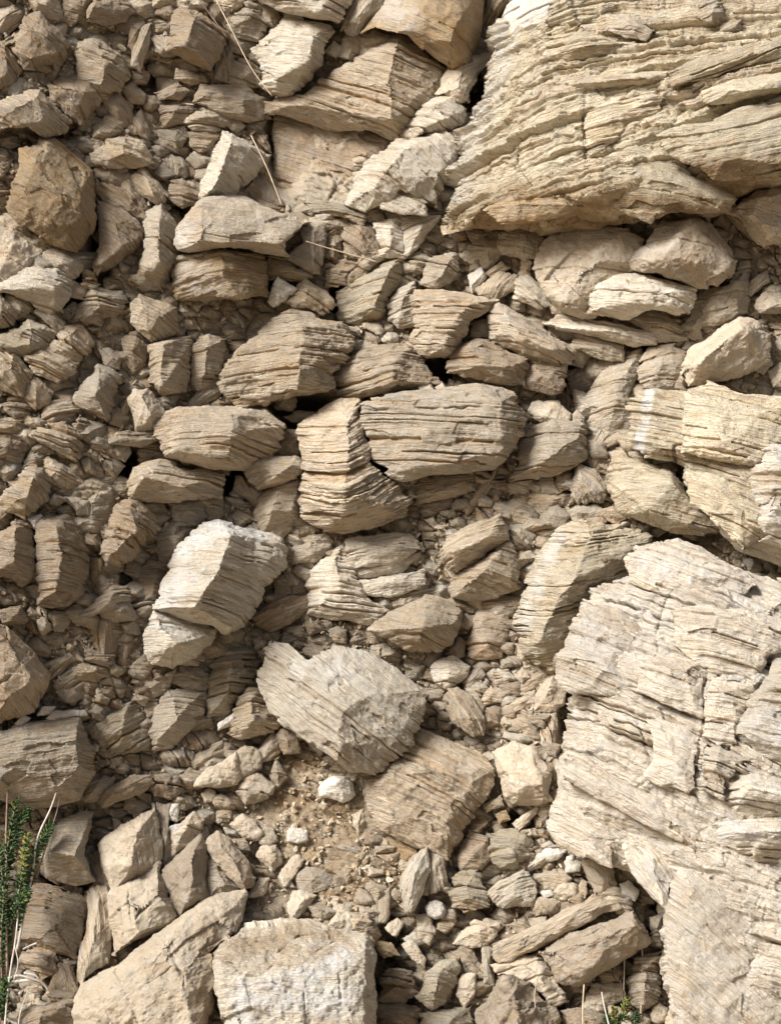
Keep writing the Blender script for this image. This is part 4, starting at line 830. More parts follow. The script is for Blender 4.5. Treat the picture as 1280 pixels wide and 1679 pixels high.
('cream', '1189,347 1211,337 1225,323 1239,311 1267,307 1330,315 1330,400 1290,402 1255,404 1224,385 1208,360', '1245,325,22 1225,355,20 1260,380,20 1280,340,16', dict(b=62, a=12, th=12), 'pale pitted stone at the right edge under the overhanging outcrop', 'the pale pitted stone'),
('buff', '1189,350 1205,341 1230,370 1255,397 1249,404 1211,376', '', dict(b=80, a=48, th=7), None, None),
('grey', '1224,476 1233,459 1255,447 1256,463 1233,482', '', dict(b=56, a=-35), None, None),
('cream', '1242,501 1255,484 1330,486 1330,508 1249,513', '', dict(b=50), None, None),
('cream', '1133,487 1149,475 1192,472 1199,453 1208,431 1227,434 1233,487 1224,517 1186,531 1152,538 1155,557 1117,554 1113,534 1128,515', '1160,490,14 1210,460,16 1205,510,16 1140,530,12', dict(b=30, a=-8, th=12, T=60), 'lumpy cream rock right of the small stepped striped rock', None),
('pale', '958,481 970,470 983,462 1005,453 1042,450 1099,462 1139,475 1136,495 1130,517 1105,520 1067,508 1030,521 996,520 961,517', '1000,468,18 1090,480,22 1000,500,20 1110,505,16 1050,490,24', dict(b=84, a=9, th=8, T=90), 'small stepped striped rock beneath the wedge-topped block', 'the stepped striped rock'),
('pale', '896,532 908,524 921,518 1005,530 1067,547 1064,563 1036,567 974,551 921,542', '', dict(b=48, a=9, th=6), 'long thin pale ledge running under the stepped striped rock', None),
('buff', '949,545 980,552 1017,566 1018,591 983,588 939,570', '', dict(b=34, a=15), None, None),
('grey', '1030,522 1068,512 1111,525 1121,557 1074,560 1066,546', '', dict(b=36, a=10, th=8), None, None),
('grey', '800,506 816,499 840,510 869,525 900,545 925,562 941,577 930,594 915,600 872,592 850,582 819,572 803,562 803,537', '830,520,22 855,555,32 910,572,24 815,550,16', dict(b=56, a=19, th=8, T=80, amp=4.5), 'broad ragged striped rock sloping down right from the thin-bedded stack', 'the ragged striped rock'),
('brown', '872,590 900,593 926,598 922,631 914,640 903,645 859,635 859,612', '', dict(b=62, a=8, th=11, T=70), 'square brown block hanging over the dark hollow right of centre', 'the square hanging block'),
('brown', '734,592 740,578 750,569 775,556 803,559 831,575 866,588 858,634 830,632 800,626 734,613', '770,570,18 790,600,24 840,600,18', dict(b=68, a=7, th=9, T=80), 'brown ledgy block hanging just above the great central slab', 'the brown ledgy block'),
('buff', '775,531 788,527 801,525 800,550 775,551', '', dict(b=58, th=5), None, None),
('pale', '841,469 847,455 866,456 882,468 894,479 901,500 881,504 844,488', '862,470,12 875,490,12', dict(b=46, a=36, th=6), None, None),
('buff', '902,500 920,505 945,515 930,522 908,514', '', dict(b=42, a=20, th=5), None, None),
('cream', '1111,612 1117,597 1130,575 1170,548 1208,522 1233,525 1261,550 1258,592 1205,618 1149,632 1130,634', '1214,538,34 1150,592,34 1200,600,14', dict(b=66, a=-34, th=20, T=60, amp=1.5), 'roof-shaped block with cream left slope, right side above the block with the white stripe', 'the roof-shaped block'),
('grey', '1046,610 1048,602 1055,594 1075,582 1099,572 1121,581 1111,612 1099,635 1055,635', '1085,585,12 1075,615,18', dict(b=38, a=-5, th=10), 'rounded grey banded stone just above the chalk white stripe', None),
('cream', '1054,590 1064,574 1080,568 1100,566 1096,580 1068,590', '', dict(b=46, a=-10, th=14), None, None),
('grey', '955,658 968,636 986,612 1017,590 1049,575 1050,612 1030,650 1043,675 1030,703 999,716 970,695', '1010,620,14 1005,670,18 1035,600,10', dict(b=18, a=-9, th=9, T=50), 'sloping grey bedrock between the dark hollow and the chalk stripe', 'the sloping grey bedrock'),
('grey', '961,720 972,713 983,708 1000,719 974,773 964,756', '', dict(b=36, a=-62, th=6), None, None),
('buff', '992,726 1014,709 1030,708 1033,717 1000,731', '', dict(b=48, a=-25), None, None),
('grey', '939,692 941,682 946,677 955,687 952,698', '', dict(b=46, rnd=.4), None, None),
('grey', '999,735 1033,725 1037,750 1005,754', '', dict(b=20), None, None),
('grey', '930,612 960,600 985,604 970,640 940,645', '', dict(b=-40, a=-20), None, None),
('buff', '1180,632 1196,618 1212,624 1206,640', '', dict(b=50, a=30), None, None),
('buff', '1200,595 1222,590 1226,608 1208,614', '', dict(b=44), None, None),
('cream', '1236,592 1252,584 1262,598 1250,612 1238,606', '', dict(b=50), None, None),
('cream', '1262,610 1278,598 1300,606 1296,634 1270,632', '', dict(b=48), None, None),
('buff', '1100,628 1114,620 1120,638 1106,644', '', dict(b=46, rnd=.4), None, None),
# ---- bottom
('brown', '422,1010 430,1000 441,991 462,978 500,981 501,1003 475,1020 444,1034 424,1024', '455,995,16 480,995,14', dict(b=34, a=-24, th=7), 'brown striped stone leaning right of the white-flanked boulder', None),
('grey', '450,953 460,947 475,943 487,956 476,972 454,976', '', dict(b=28, rnd=.3), None, None),
('brown', '475,952 500,948 502,975 478,980', '', dict(b=24, a=-40, th=5), None, None),
('grey', '75,1399 82,1372 90,1350 110,1340 134,1331 151,1335 147,1356 137,1401 146,1418 154,1442 125,1450 78,1439', '80,1396,34 122,1402,36 130,1340,6 140,1430,6', dict(b=44, a=-5, th=20, T=60, amp=2.5), 'block with a lit top and deep shaded underside beside the green shrub', 'the undercut block by the shrub'),
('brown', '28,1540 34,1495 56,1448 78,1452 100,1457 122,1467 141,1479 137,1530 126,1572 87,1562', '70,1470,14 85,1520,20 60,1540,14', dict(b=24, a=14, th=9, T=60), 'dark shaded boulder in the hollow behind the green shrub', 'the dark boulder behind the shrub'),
('brown', '41,1580 43,1568 47,1560 62,1551 94,1560 91,1592 69,1607', '', dict(b=40, th=20), None, None),
('brown', '84,1617 90,1600 97,1582 116,1585 125,1610 125,1627 87,1624', '', dict(b=36, a=70), None, None),
('brown', '82,1632 95,1624 120,1630 112,1644 86,1644', '', dict(b=40), None, None),
('brown', '31,1667 40,1656 53,1648 109,1640 126,1641 128,1665 120,1715 30,1715', '', dict(b=54, th=20, a=-10), None, None),
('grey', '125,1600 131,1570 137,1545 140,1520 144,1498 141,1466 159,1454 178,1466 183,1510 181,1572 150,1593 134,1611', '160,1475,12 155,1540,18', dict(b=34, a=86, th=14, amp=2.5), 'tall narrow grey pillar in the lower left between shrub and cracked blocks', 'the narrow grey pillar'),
('grey', '147,1405 166,1398 172,1416 180,1436 187,1454 175,1464 156,1449', '', dict(b=36, a=70, th=14), None, None),
('cream', '162,1386 180,1370 200,1357 228,1341 253,1326 258,1352 262,1382 264,1408 234,1432 187,1461 175,1424', '190,1375,14 225,1370,22 215,1420,22 180,1420,12', dict(b=50, a=78, th=24, T=60, amp=1.8, cracks=[('210,1400 216,1440', 1.5, 3), ('224,1400 228,1430', 1.5, 3), ('195,1410 200,1445', 1.5, 3), ('200,1375 240,1372', 1.2, 2)]), 'pale cracked block in the lower left, highest of its cluster', 'the highest pale cracked block'),
('plain', '253,1325 266,1322 279,1323 275,1366 285,1402 266,1434 259,1373', '', dict(b=46, a=80, th=18), None, None),
('cream', '184,1466 200,1455 216,1445 238,1427 259,1410 264,1434 285,1475 298,1505 270,1521 244,1536 215,1551 187,1567 183,1529', '200,1470,14 222,1490,26 225,1530,20 262,1470,22', dict(b=52, a=-30, th=24, T=70, amp=1.8, cracks=[('210,1450 214,1500 228,1545', 1.6, 5), ('262,1440 280,1480 297,1506', 2, 6), ('195,1480 208,1555', 1.4, 4)]), 'pale cracked block in the lower left, directly below the highest one', 'the lower pale cracked block'),
('plain', '266,1436 296,1404 328,1376 337,1404 338,1440 337,1480 318,1492 297,1505 282,1478', '292,1428,12 318,1400,20 312,1460,24', dict(b=52, a=-42, th=24, T=60), 'brownish angular block right of the pale cracked blocks', 'the brownish angular block'),
('cream', '275,1374 294,1351 316,1335 331,1348 325,1373 284,1402', '305,1355,16', dict(b=54, th=26), 'porous stone riddled with holes above the brownish angular block', None),
('white', '279,1340 283,1323 292,1322 290,1343', '', dict(b=52, th=26), None, None),
('brown', '290,1345 294,1322 304,1324 305,1338', '', dict(b=48, th=26), None, None),
('white', '281,1357 297,1352 299,1359 284,1367', '', dict(b=62, th=26), None, None),
('plain', '341,1387 350,1377 359,1370 378,1379 392,1397 406,1416 416,1438 412,1450 400,1457 391,1452 374,1436 356,1421', '362,1388,14 385,1415,18 395,1440,16', dict(b=64, a=45, th=30, amp=1.2, T=60), 'smooth chestnut brown stone standing out right of the pale cracked blocks', 'the smooth chestnut stone'),
('grey', '337,1408 345,1400 360,1425 391,1454 375,1468 353,1480 337,1480', '', dict(b=48, th=20), None, None),
('cream', '125,1634 134,1611 160,1595 187,1579 228,1553 266,1529 300,1506 337,1482 370,1470 400,1459 407,1466 403,1484 390,1530 370,1546 350,1562 352,1600 356,1656 340,1667 325,1735 125,1735', '200,1585,20 274,1542,34 300,1607,44 318,1710,44 335,1510,24 220,1660,38 160,1640,24 375,1490,14', dict(b=72, a=-36, th=26, T=110, amp=1.8, rough=1.3, rust=[('345,1520 340,1600 335,1680', 22, .5)], cracks=[('190,1590 212,1640 235,1700', 2, 8), ('272,1545 300,1605 312,1650', 2.4, 7), ('160,1620 185,1680', 1.6, 6), ('300,1530 330,1545 350,1575', 1.6, 5)]), 'largest lower left boulder with a pale left face split by thin cracks', 'the large cracked lower left boulder'),
('pale', '347,1562,0 370,1542,-10 397,1523,-20 456,1512,-24 500,1512,-24 550,1523,-20 600,1529,-14 616,1566,0 613,1592,6 619,1638,10 608,1735,30 359,1735,20 356,1640,10', '352,1572,20 398,1600,44 440,1610,50 520,1584,48 598,1562,40 404,1720,66 450,1725,72 560,1600,54 592,1720,60', dict(b=112, a=4, th=26, T=150, amp=1.6, rough=2.2, hs=1.0, rust=[('380,1560 480,1545 560,1545', 30, .5)], cracks=[('352,1566 380,1582 400,1600 430,1602 450,1580', 2.2, 7), ('456,1562 480,1540 540,1530', 2.2, 7), ('520,1560 550,1545 575,1560', 2, 6), ('500,1630 502,1700', 2, 7), ('555,1600 560,1640 580,1700', 2, 7), ('400,1540 430,1550 456,1575', 1.8, 5)], stain_lit=[('440,1620 520,1600 560,1570', 20, .9), ('420,1640 560,1640', 30, .7), ('395,1620 400,1690', 20, .8)]), 'massive block with a buff top and crusted white front at the bottom edge', 'the white-fronted block'),
('grey', '600,1527 612,1540 617,1563 610,1580 596,1560 590,1540', '', dict(b=100, th=26), None, None),
('pale', '656,1448 663,1428 672,1410 697,1395 704,1430 690,1465 675,1491 666,1492', '680,1430,16 676,1460,14', dict(b=66, a=-68, th=7), 'upright pale splinter resembling tree bark in the lower middle', 'the bark-like splinter'),
('grey', '698,1396 709,1388 725,1401 731,1445 718,1458 703,1467 692,1462 704,1430', '', dict(b=60, a=76, th=7), 'darker right half beside the bark-like splinter', None),
('white', '701,1488 706,1481 714,1480 723,1483 727,1492 723,1501 714,1504 704,1499', '', dict(rnd=.8, b=54, th=40), 'round white pebble below the bark-like splinter', 'the round white pebble'),
('ochre', '631,1388 645,1379 656,1373 670,1376 681,1385 684,1401 662,1413 645,1402', '', dict(b=40, rnd=.4), None, None),
('grey', '609,1510 610,1490 612,1476 621,1464 623,1485 621,1510', '', dict(b=44, a=88, th=8, rnd=.5), None, None),
('buff', '622,1508 622,1480 626,1462 637,1463 638,1498 632,1509', '', dict(b=46, a=88, th=8, rnd=.5), None, None),
('green', '741,1486 741,1441 760,1433 781,1429 790,1448 800,1466 800,1486 762,1496', '765,1450,12 770,1475,16', dict(b=44, a=4, th=14), 'squarish olive-grey stone with a flat lit top, lower middle', None),
('pale', '800,1466 819,1448 840,1435 859,1426 875,1448 878,1463 872,1483 825,1486', '845,1445,14 840,1468,16', dict(b=44, a=-24, th=6), 'splintery pale stone directly right of the squarish olive-grey stone', None),
('green', '800,1367 835,1362 866,1363 872,1398 860,1410 850,1421 819,1424 800,1405', '', dict(b=24, a=5, th=20), 'flat lichen-green block low down near the outcrop base', None),
('brown', '750,1405 758,1385 769,1366 797,1376 800,1411 787,1424 756,1427', '', dict(b=28, a=15, th=10), None, None),
('brown', '769,1345 784,1338 800,1347 788,1362 772,1363', '', dict(b=30), None, None),
('ochre', '814,1336 828,1331 833,1343 820,1348', '', dict(b=38), None, None),
('buff', '796,1320 818,1308 822,1322 800,1329', '', dict(b=36, a=-15, th=5), None, None),
('pale', '844,1348 862,1335 878,1323 876,1336 853,1358', '', dict(b=46, a=-40, th=5), None, None),
('buff', '888,1320 900,1316 904,1330 894,1340 884,1334', '', dict(b=40), None, None),
('pale', '858,1425 880,1405 905,1392 922,1398 900,1415 870,1428', '', dict(b=38, a=-32, th=5), None, None),
('white', '884,1404 900,1388 922,1398 910,1408 890,1412', '', dict(b=46, a=-30, th=6), None, None),
('buff', '890,1436 898,1431 912,1431 925,1434 932,1441 925,1452 912,1458 893,1458', '', dict(rnd=.6, b=44, th=40), 'smooth tan pebble, largest of the pebbles left of the lower right outcrop', None),
('cream', '912,1464 918,1452 926,1449 940,1453 938,1470 920,1474', '', dict(rnd=.7, b=44, th=40), 'rounded pebble just below the largest tan pebble', None),
('buff', '945,1460 952,1444 962,1450 960,1470 950,1474', '', dict(rnd=.6, b=40, th=40), None, None),
('cream', '872,1482 876,1475 884,1472 906,1478 903,1488 894,1496 878,1502', '', dict(rnd=.5, b=42, th=40), None, None),
('white', '889,1464 900,1461 904,1468 894,1472', '', dict(rnd=.6, b=46), None, None),
('white', '928,1416 932,1410 938,1408 950,1416 947,1427 931,1427', '', dict(rnd=.5, b=50, rough=2), None, None),
('cream', '952,1416 968,1413 989,1413 1005,1429 1008,1457 983,1464 967,1445', '975,1425,12 990,1445,16', dict(b=50, th=24), 'tan angular block at the foot of the lower right outcrop', None),
('white', '1018,1452 1030,1448 1044,1460 1038,1474 1022,1468', '', dict(b=50), None, None),
('pale', '986,1463 998,1459 1011,1459 1027,1473 1028,1496 1014,1496 992,1474', '', dict(b=52, th=20), None, None),
('plain', '883,1561 904,1547 927,1535 974,1513 1008,1502 1036,1494 1052,1523 1067,1546 1042,1561 1010,1580 980,1596 949,1614 914,1611 905,1592', '905,1560,14 960,1545,26 1040,1520,24 960,1590,20', dict(b=64, a=-26, th=24, T=60, amp=1.8, cracks=[('924,1535 934,1550 942,1566', 2.2, 6), ('935,1548 965,1535 985,1525', 1.4, 5), ('960,1575 970,1592', 1.6, 4)]), 'long plank-like slab with a row of small holes rising right, bottom', 'the long plank-like slab'),
('buff', '809,1555 819,1545 845,1533 869,1523 900,1507 928,1491 969,1470 985,1474 1012,1482 1014,1492 985,1502 960,1513 930,1530 905,1545 865,1562 830,1578 815,1571', '870,1532,14 960,1485,14 900,1535,14', dict(b=50, a=-25, th=9, T=50), 'narrow slab lying along the upper side of the long plank-like slab', None),
('cream', '809,1585 850,1573 881,1565 897,1588 912,1610 927,1639 906,1646 890,1632 875,1620 837,1602 820,1600', '860,1585,10 895,1615,14', dict(b=50, th=24, a=-20), None, None),
('plain', '784,1656 803,1630 822,1604 837,1602 860,1612 881,1620 906,1645 914,1680 917,1735 770,1735', '828,1610,24 850,1640,36 850,1700,40 800,1680,20', dict(b=62, a=-50, th=26, T=70, amp=1.5, rough=1.6), 'coarse brown boulder rising at the bottom edge right of centre', 'the coarse brown boulder'),
('green', '681,1631 692,1614 703,1598 714,1586 725,1579 744,1576 750,1590 747,1610 740,1630 725,1644 709,1653', '720,1595,16 715,1625,20', dict(b=44, th=22), 'rounded olive boulder left of the coarse brown boulder', None),
('cream', '750,1630 752,1614 756,1601 778,1601 776,1629 762,1649', '', dict(b=46, rnd=.4), None, None),
('brown', '619,1640 626,1616 634,1595 655,1590 672,1595 681,1626 662,1642', '', dict(b=30, th=22), None, None),
('brown', '614,1650 650,1645 690,1655 680,1680 640,1735 610,1735', '', dict(b=24, th=14), None, None),
('green', '690,1665 730,1655 770,1652 776,1675 750,1735 690,1735', '', dict(b=30, th=14), None, None),
('cream', '662,1552 670,1547 678,1546 694,1570 692,1583 676,1571', '', dict(b=50, rnd=.4), None, None),
('cream', '684,1504 703,1503 712,1526 703,1546 687,1536', '', dict(b=46, rnd=.35), None, None),
('cream', '634,1521 642,1512 650,1507 659,1516 648,1533', '', dict(b=44, rnd=.4), None, None),
('pale', '664,1540 680,1532 690,1546 676,1552', '', dict(b=44), None, None),
('ochre', '612,1543 640,1548 652,1565 630,1568', '', dict(b=40, a=20, th=4), None, None),
('buff', '724,1498 744,1494 745,1515 730,1528 718,1522', '', dict(b=40, rnd=.4), None, None),
('cream', '747,1546 760,1528 778,1513 816,1516 808,1535 800,1549 772,1552', '785,1528,12', dict(b=44, th=24), None, None),
('grey', '790,1549 806,1560 808,1610 794,1608', '', dict(b=38, a=80, th=12), None, None),
('plain', '750,1550 775,1560 795,1600 780,1600 760,1580', '', dict(b=34), None, None),
('cream', '459,1436 465,1422 475,1410 488,1407 497,1413 493,1424 487,1433 469,1450', '', dict(rnd=.5, b=40, th=40), 'smooth cream stone tilted in the soil beside a grey slab', None),
('grey', '487,1439 494,1430 503,1422 537,1429 541,1440 545,1454 512,1464 494,1461', '515,1440,10', dict(b=42, th=22), 'flat grey slab set in the soil left of the rust stain', None),
('brown', '546,1436 562,1434 574,1444 556,1454 546,1450', '', dict(b=34, th=22), None, None),
('white', '475,1364 484,1360 500,1365 502,1376 488,1381 476,1377', '', dict(rnd=.4, b=38), None, None),
('cream', '409,1467 416,1456 425,1445 437,1445 434,1463 419,1468', '', dict(b=50, th=24), None, None),
('grey', '388,1379 402,1378 408,1392 396,1398', '', dict(b=44), None, None),
('cream', '422,1402 434,1385 453,1388 460,1414 445,1427', '', dict(b=36, th=24), None, None),
('brown', '424,1422 440,1424 448,1440 430,1444 416,1436', '', dict(b=34, th=24), None, None),
('cream', '475,1480 481,1463 498,1464 516,1470 508,1482 500,1492 478,1508', '', dict(b=46, th=24), 'small wedge-like cream stone above the white-fronted block', None),
('grey', '503,1486 514,1482 525,1481 550,1495 525,1508', '', dict(b=44, th=24), None, None),
('cream', '541,1517 548,1507 556,1498 574,1500 574,1526', '', dict(b=70, th=24), None, None),
('buff', '575,1500 600,1500 607,1513 595,1522 577,1526', '', dict(b=72, th=24), None, None),
('grey', '556,1391 566,1382 584,1388 587,1399 569,1403', '', dict(rnd=.6, b=36), None, None),
('buff', '532,1402 540,1396 554,1398 557,1408 548,1414 536,1413', '', dict(rnd=.6, b=34), None, None),
('brown', '560,1408 572,1405 573,1416 562,1419', '', dict(b=34), None, None),
('cream', '578,1364 579,1350 578,1338 594,1332 600,1348 596,1360 590,1371', '', dict(b=34, a=80), None, None),
('grey', '424,1372 436,1356 448,1362 452,1378 440,1386 428,1382', '', dict(rnd=.4, b=32), None, None),
('grey', '400,1510 414,1494 430,1498 426,1510 410,1518', '', dict(b=44), None, None),
('grey', '1030,1610 1036,1590 1042,1570 1080,1565 1080,1612 1077,1639 1052,1655 1030,1642', '1060,1590,12 1055,1630,14', dict(b=40, a=5, th=12), 'grey block at the bottom right between a straw and the outcrop', None),
('cream', '958,1652 966,1632 974,1616 1017,1615 1021,1638 1000,1650 983,1661', '990,1632,12', dict(b=44, th=24), 'small pale block under the right end of the long plank-like slab', None),
('cream', '1067,1664 1072,1653 1080,1648 1092,1656 1094,1670 1080,1678 1070,1674', '', dict(rnd=.6, b=40), None, None),
('cream', '1092,1690 1094,1660 1105,1655 1108,1665 1114,1692', '', dict(b=46), None, None),
('grey', '1067,1508 1076,1504 1085,1501 1084,1525 1083,1549 1067,1546', '', dict(b=10, a=0, th=5), None, None),
('brown', '920,1660 950,1655 990,1668 985,1735 920,1735', '', dict(b=46, th=20), None, None),
('cream', '1000,1655 1030,1660 1060,1675 1050,1735 1000,1735', '', dict(b=42, th=20), None, None),
('buff', '985,1600 1000,1588 1015,1592 1012,1606 992,1612', '', dict(b=40), None, None),
]

# ledges and blocks that belong to an outcrop: (outcrop index, kind, outline, inner, options)
LEDGES = [
(0, 'cliff', '1074,222 1099,212 1149,200 1211,175 1330,160 1330,292 1240,296 1168,296 1149,275 1099,256', '1120,228,12 1200,205,16 1300,215,18 1180,262,20 1300,262,20', dict(a=-12, th=11, b=16, rust=[('1150,285 1230,285 1330,280', 30, .8)])),
(0, 'cliff', '946,300 983,256 1042,237 1099,250 1142,290 1208,326 1190,347 1130,352 1092,353 1067,368 1030,352 983,325', '1000,285,14 1050,262,16 1100,300,22 1060,330,16 1160,325,16', dict(a=10, th=10, b=12, rust=[('1000,320 1060,345 1180,335', 28, .8)])),
(0, 'grey', '992,25 1030,24 1074,50 1058,68 1027,64 996,49', '1030,40,12', dict(b=14, a=10, th=14)),
(0, 'grey', '1150,5 1180,0 1190,24 1166,40 1140,30', '', dict(b=14, a=-20, th=14)),
(0, 'grey', '1177,34 1217,32 1212,56 1180,55', '', dict(b=10, a=-10, th=14)),
(0, 'cliff', '889,134 958,124 1030,120 1124,113 1110,126 1067,136 974,149 922,146', '960,136,14 1050,128,12', dict(b=10, a=-3, th=9)),
(0, 'cliff', '958,181 1014,166 1074,147 1090,160 1080,190 1020,216 1005,232 970,257 958,234', '1000,195,12 1050,175,12', dict(b=8, a=-12, th=8)),
(0, 'cliff', '1090,120 1150,92 1230,70 1330,52 1330,84 1240,104 1160,130 1105,142', '1160,112,10 1260,82,12', dict(b=10, a=-18, th=9)),
(0, 'cliff', '1150,150 1200,130 1270,118 1330,110 1330,140 1260,156 1190,172 1155,170', '', dict(b=10, a=-14, th=9)),
(0, 'cliff', '900,60 960,52 1040,72 1000,92 930,100 890,96', '', dict(b=6, a=-6, th=9)),
(0, 'ochre', '790,345 850,318 930,318 960,340 900,362 820,368', '860,335,12 920,335,12', dict(b=6, a=-4, th=8)),
(2, 'bright', '1049,1091 1074,1069 1110,1072 1155,1081 1152,1137 1155,1178 1099,1162 1042,1134 1046,1106', '1075,1090,10 1130,1100,12 1130,1150,10', dict(a=20, th=11, b=12)),
(2, 'bright', '1152,1137 1167,1112 1243,1125 1224,1153 1217,1184 1202,1225 1176,1222 1152,1209', '1180,1135,14 1205,1160,12', dict(a=14, th=10, b=16)),
(2, 'bright', '1058,1178 1080,1175 1130,1200 1167,1219 1139,1241 1142,1294 1127,1303 1090,1292 1055,1272 1070,1247 1067,1206', '1085,1200,12 1110,1260,12', dict(a=27, th=10, b=12)),
(2, 'bright', '1152,1231 1180,1222 1230,1247 1192,1278 1186,1314 1146,1296', '1175,1250,14', dict(a=20, th=11, b=16)),
(2, 'bright', '906,1084 920,1062 942,1009 980,992 1014,997 1045,1022 1074,1056 1046,1091 1042,1134 999,1140 933,1137 911,1112', '950,1050,16 1010,1040,12 990,1100,16', dict(a=20, th=11, b=8, stain_lit=[('960,1050 1010,1080', 34, .4)])),
(2, 'bright', '1021,916 1060,890 1111,884 1192,925 1240,960 1210,985 1150,985 1100,972 1033,958', '1080,915,10 1150,945,12', dict(a=18, th=13, b=8, stain_lit=[('1060,920 1160,950', 26, .4)])),
(2, 'bright', '1100,1000 1150,992 1230,1005 1330,1020 1330,1062 1262,1072 1240,1110 1168,1104 1110,1060', '1150,1030,12 1270,1040,14', dict(a=14, th=11, b=10)),
(2, 'bright', '1096,1482 1111,1430 1161,1438 1239,1470 1330,1560 1330,1740 1118,1740 1094,1600 1088,1510', '1130,1460,10 1200,1540,14 1130,1600,14 1280,1650,18', dict(a=42, th=16, b=8, amp=3.5)),
(2, 'bright', '892,1348 904,1316 920,1296 960,1318 1002,1360 1004,1424 970,1412 942,1404 905,1379', '925,1325,10 970,1375,12', dict(a=30, th=9, b=8, amp=3)),
(2, 'bright', '927,1236 955,1238 1010,1268 1080,1310 1160,1372 1150,1400 1090,1372 1010,1330 960,1300 920,1280', '1000,1290,12 1100,1350,12', dict(a=33, th=8, b=10)),
(2, 'bright', '1020,1385 1060,1365 1110,1400 1104,1440 1092,1490 1062,1466 1030,1434', '1070,1410,12', dict(a=50, th=14, b=8, stain_lit=[('1050,1430 1090,1470', 26, .5)])),
(6, 'cliff', '1124,775 1161,775 1200,782 1239,803 1249,831 1256,878 1217,905 1174,859 1161,844 1130,826', '1160,795,12 1215,840,16', dict(a=24, th=9, b=10)),
(6, 'cliff', '1124,647 1161,627 1211,646 1330,652 1330,706 1239,762 1208,762 1114,744 1116,694', '1160,665,14 1250,680,16 1180,730,18', dict(a=14, th=10, b=10)),
]
# ------------------------------------------------------------------ build the stones
COLW = {'buff': 'tan', 'pale': 'pale', 'grey': 'grey', 'brown': 'brown', 'ochre': 'rusty', 'cream': 'cream', 'white': 'whitish',
        'green': 'olive-grey', 'plain': 'brownish', 'cliff': 'pale', 'bright': 'pale'}
GROUPS = {'outcrop': 'outcrops standing out of the slope', 'boulder': 'boulders on the rock slope', 'rock': 'medium rocks on the rock slope',
          'stone': 'small stones between the boulders', 'pebble': 'rounded pebbles in the soil'}
CW, CH, CS = 1320, 1720, 4
cover = np.zeros((CH // CS, CW // CS), bool)
cy_, cx_ = np.mgrid[0:CH // CS, 0:CW // CS] * CS + CS / 2.0
def mark(poly):
    x0, x1 = int(max(0, poly[:, 0].min() // CS)), int(min(CW // CS, poly[:, 0].max() // CS + 2))
    y0, y1 = int(max(0, poly[:, 1].min() // CS)), int(min(CH // CS, poly[:, 1].max() // CS + 2))
    if x1 > x0 and y1 > y0:
        cover[y0:y1, x0:x1] |= inside_poly(cx_[y0:y1, x0:x1], cy_[y0:y1, x0:x1], poly)

BUILT = []      # (object, category, centre, half extents, kind, outline, label, landmark)
def add_rock(row, i):
    kind, outl, inn, opt, label, ref = row
    opt = dict(opt)
    th = opt.pop('th', 9)
    poly = parse(outl) if isinstance(outl, str) else outl
    n = len(poly)
    ar = abs(0.5 * sum(poly[k][0] * poly[(k + 1) % n][1] - poly[(k + 1) % n][0] * poly[k][1] for k in range(n)))
    size = math.sqrt(ar)
    rnd = opt.get('rnd', 0)
    if opt.get('lin'): cat = 'outcrop'
    elif rnd >= 0.5 and size < 60: cat = 'pebble'
    elif size > 85: cat = 'boulder'
    elif size > 42: cat = 'rock'
    else: cat = 'stone'
    ob, poly, c0, size, base = build_rock({'outcrop': 'rock_outcrop'}.get(cat, cat), kind, outl, inn, th=th, seed=101 + 13 * i, **opt)
    ob['category'] = {'outcrop': 'rock outcrop'}.get(cat, cat)
    ob['group'] = GROUPS[cat]
    mark(poly)
    p2 = poly[:, :2]
    lo, hi = np.clip(p2.min(0), 0, [1280, 1679]), np.clip(p2.max(0), 0, [1280, 1679])
    BUILT.append([ob, cat, (lo + hi) / 2, (hi - lo) / 2, kind, poly, label, ref, size])
for i, row in enumerate(ROCKS):
    add_rock(row, i)
# an outcrop's own ledges ride on its surface: children of it
def front_height(ob, u, v):
    co = np.empty(len(ob.data.vertices) * 3, np.float32); ob.data.vertices.foreach_get('co', co)
    w_ = co.reshape(-1, 3) + np.array(ob.location)
    k = (DIST + w_[:, 1]) / DIST
    uu_ = w_[:, 0] / k * PX + 640; vv_ = 840 - (w_[:, 2] - ZC) / k * PX
    hh = TILT * (840 - vv_) - w_[:, 1] * PX
    n = np.hypot(uu_ - u, vv_ - v) < 14
    return float(np.percentile(hh[n], 80))
for i, (oi_, kind, outl, inn, opt) in enumerate(LEDGES):
    opt = dict(opt); par = BUILT[oi_][0]
    pl_ = parse(outl); c_ = pl_[:, :2].mean(0)
    inn_ = np.clip(c_, 0, [1275, 1675])
    top = front_height(par, min(c_[0], 1290), min(c_[1], 1690))
    b_ = top - float(G(c_[0], c_[1])) + opt.pop('b') * 0.55
    ob, *_ = build_rock('ledge', kind, pl_, inn, b=b_, bfix=True, hs=1.5, T=70, seed=7001 + 17 * i, L=120, **opt)
    ob.parent = par; ob.location = ob.location - par.location
traced = cover.copy()

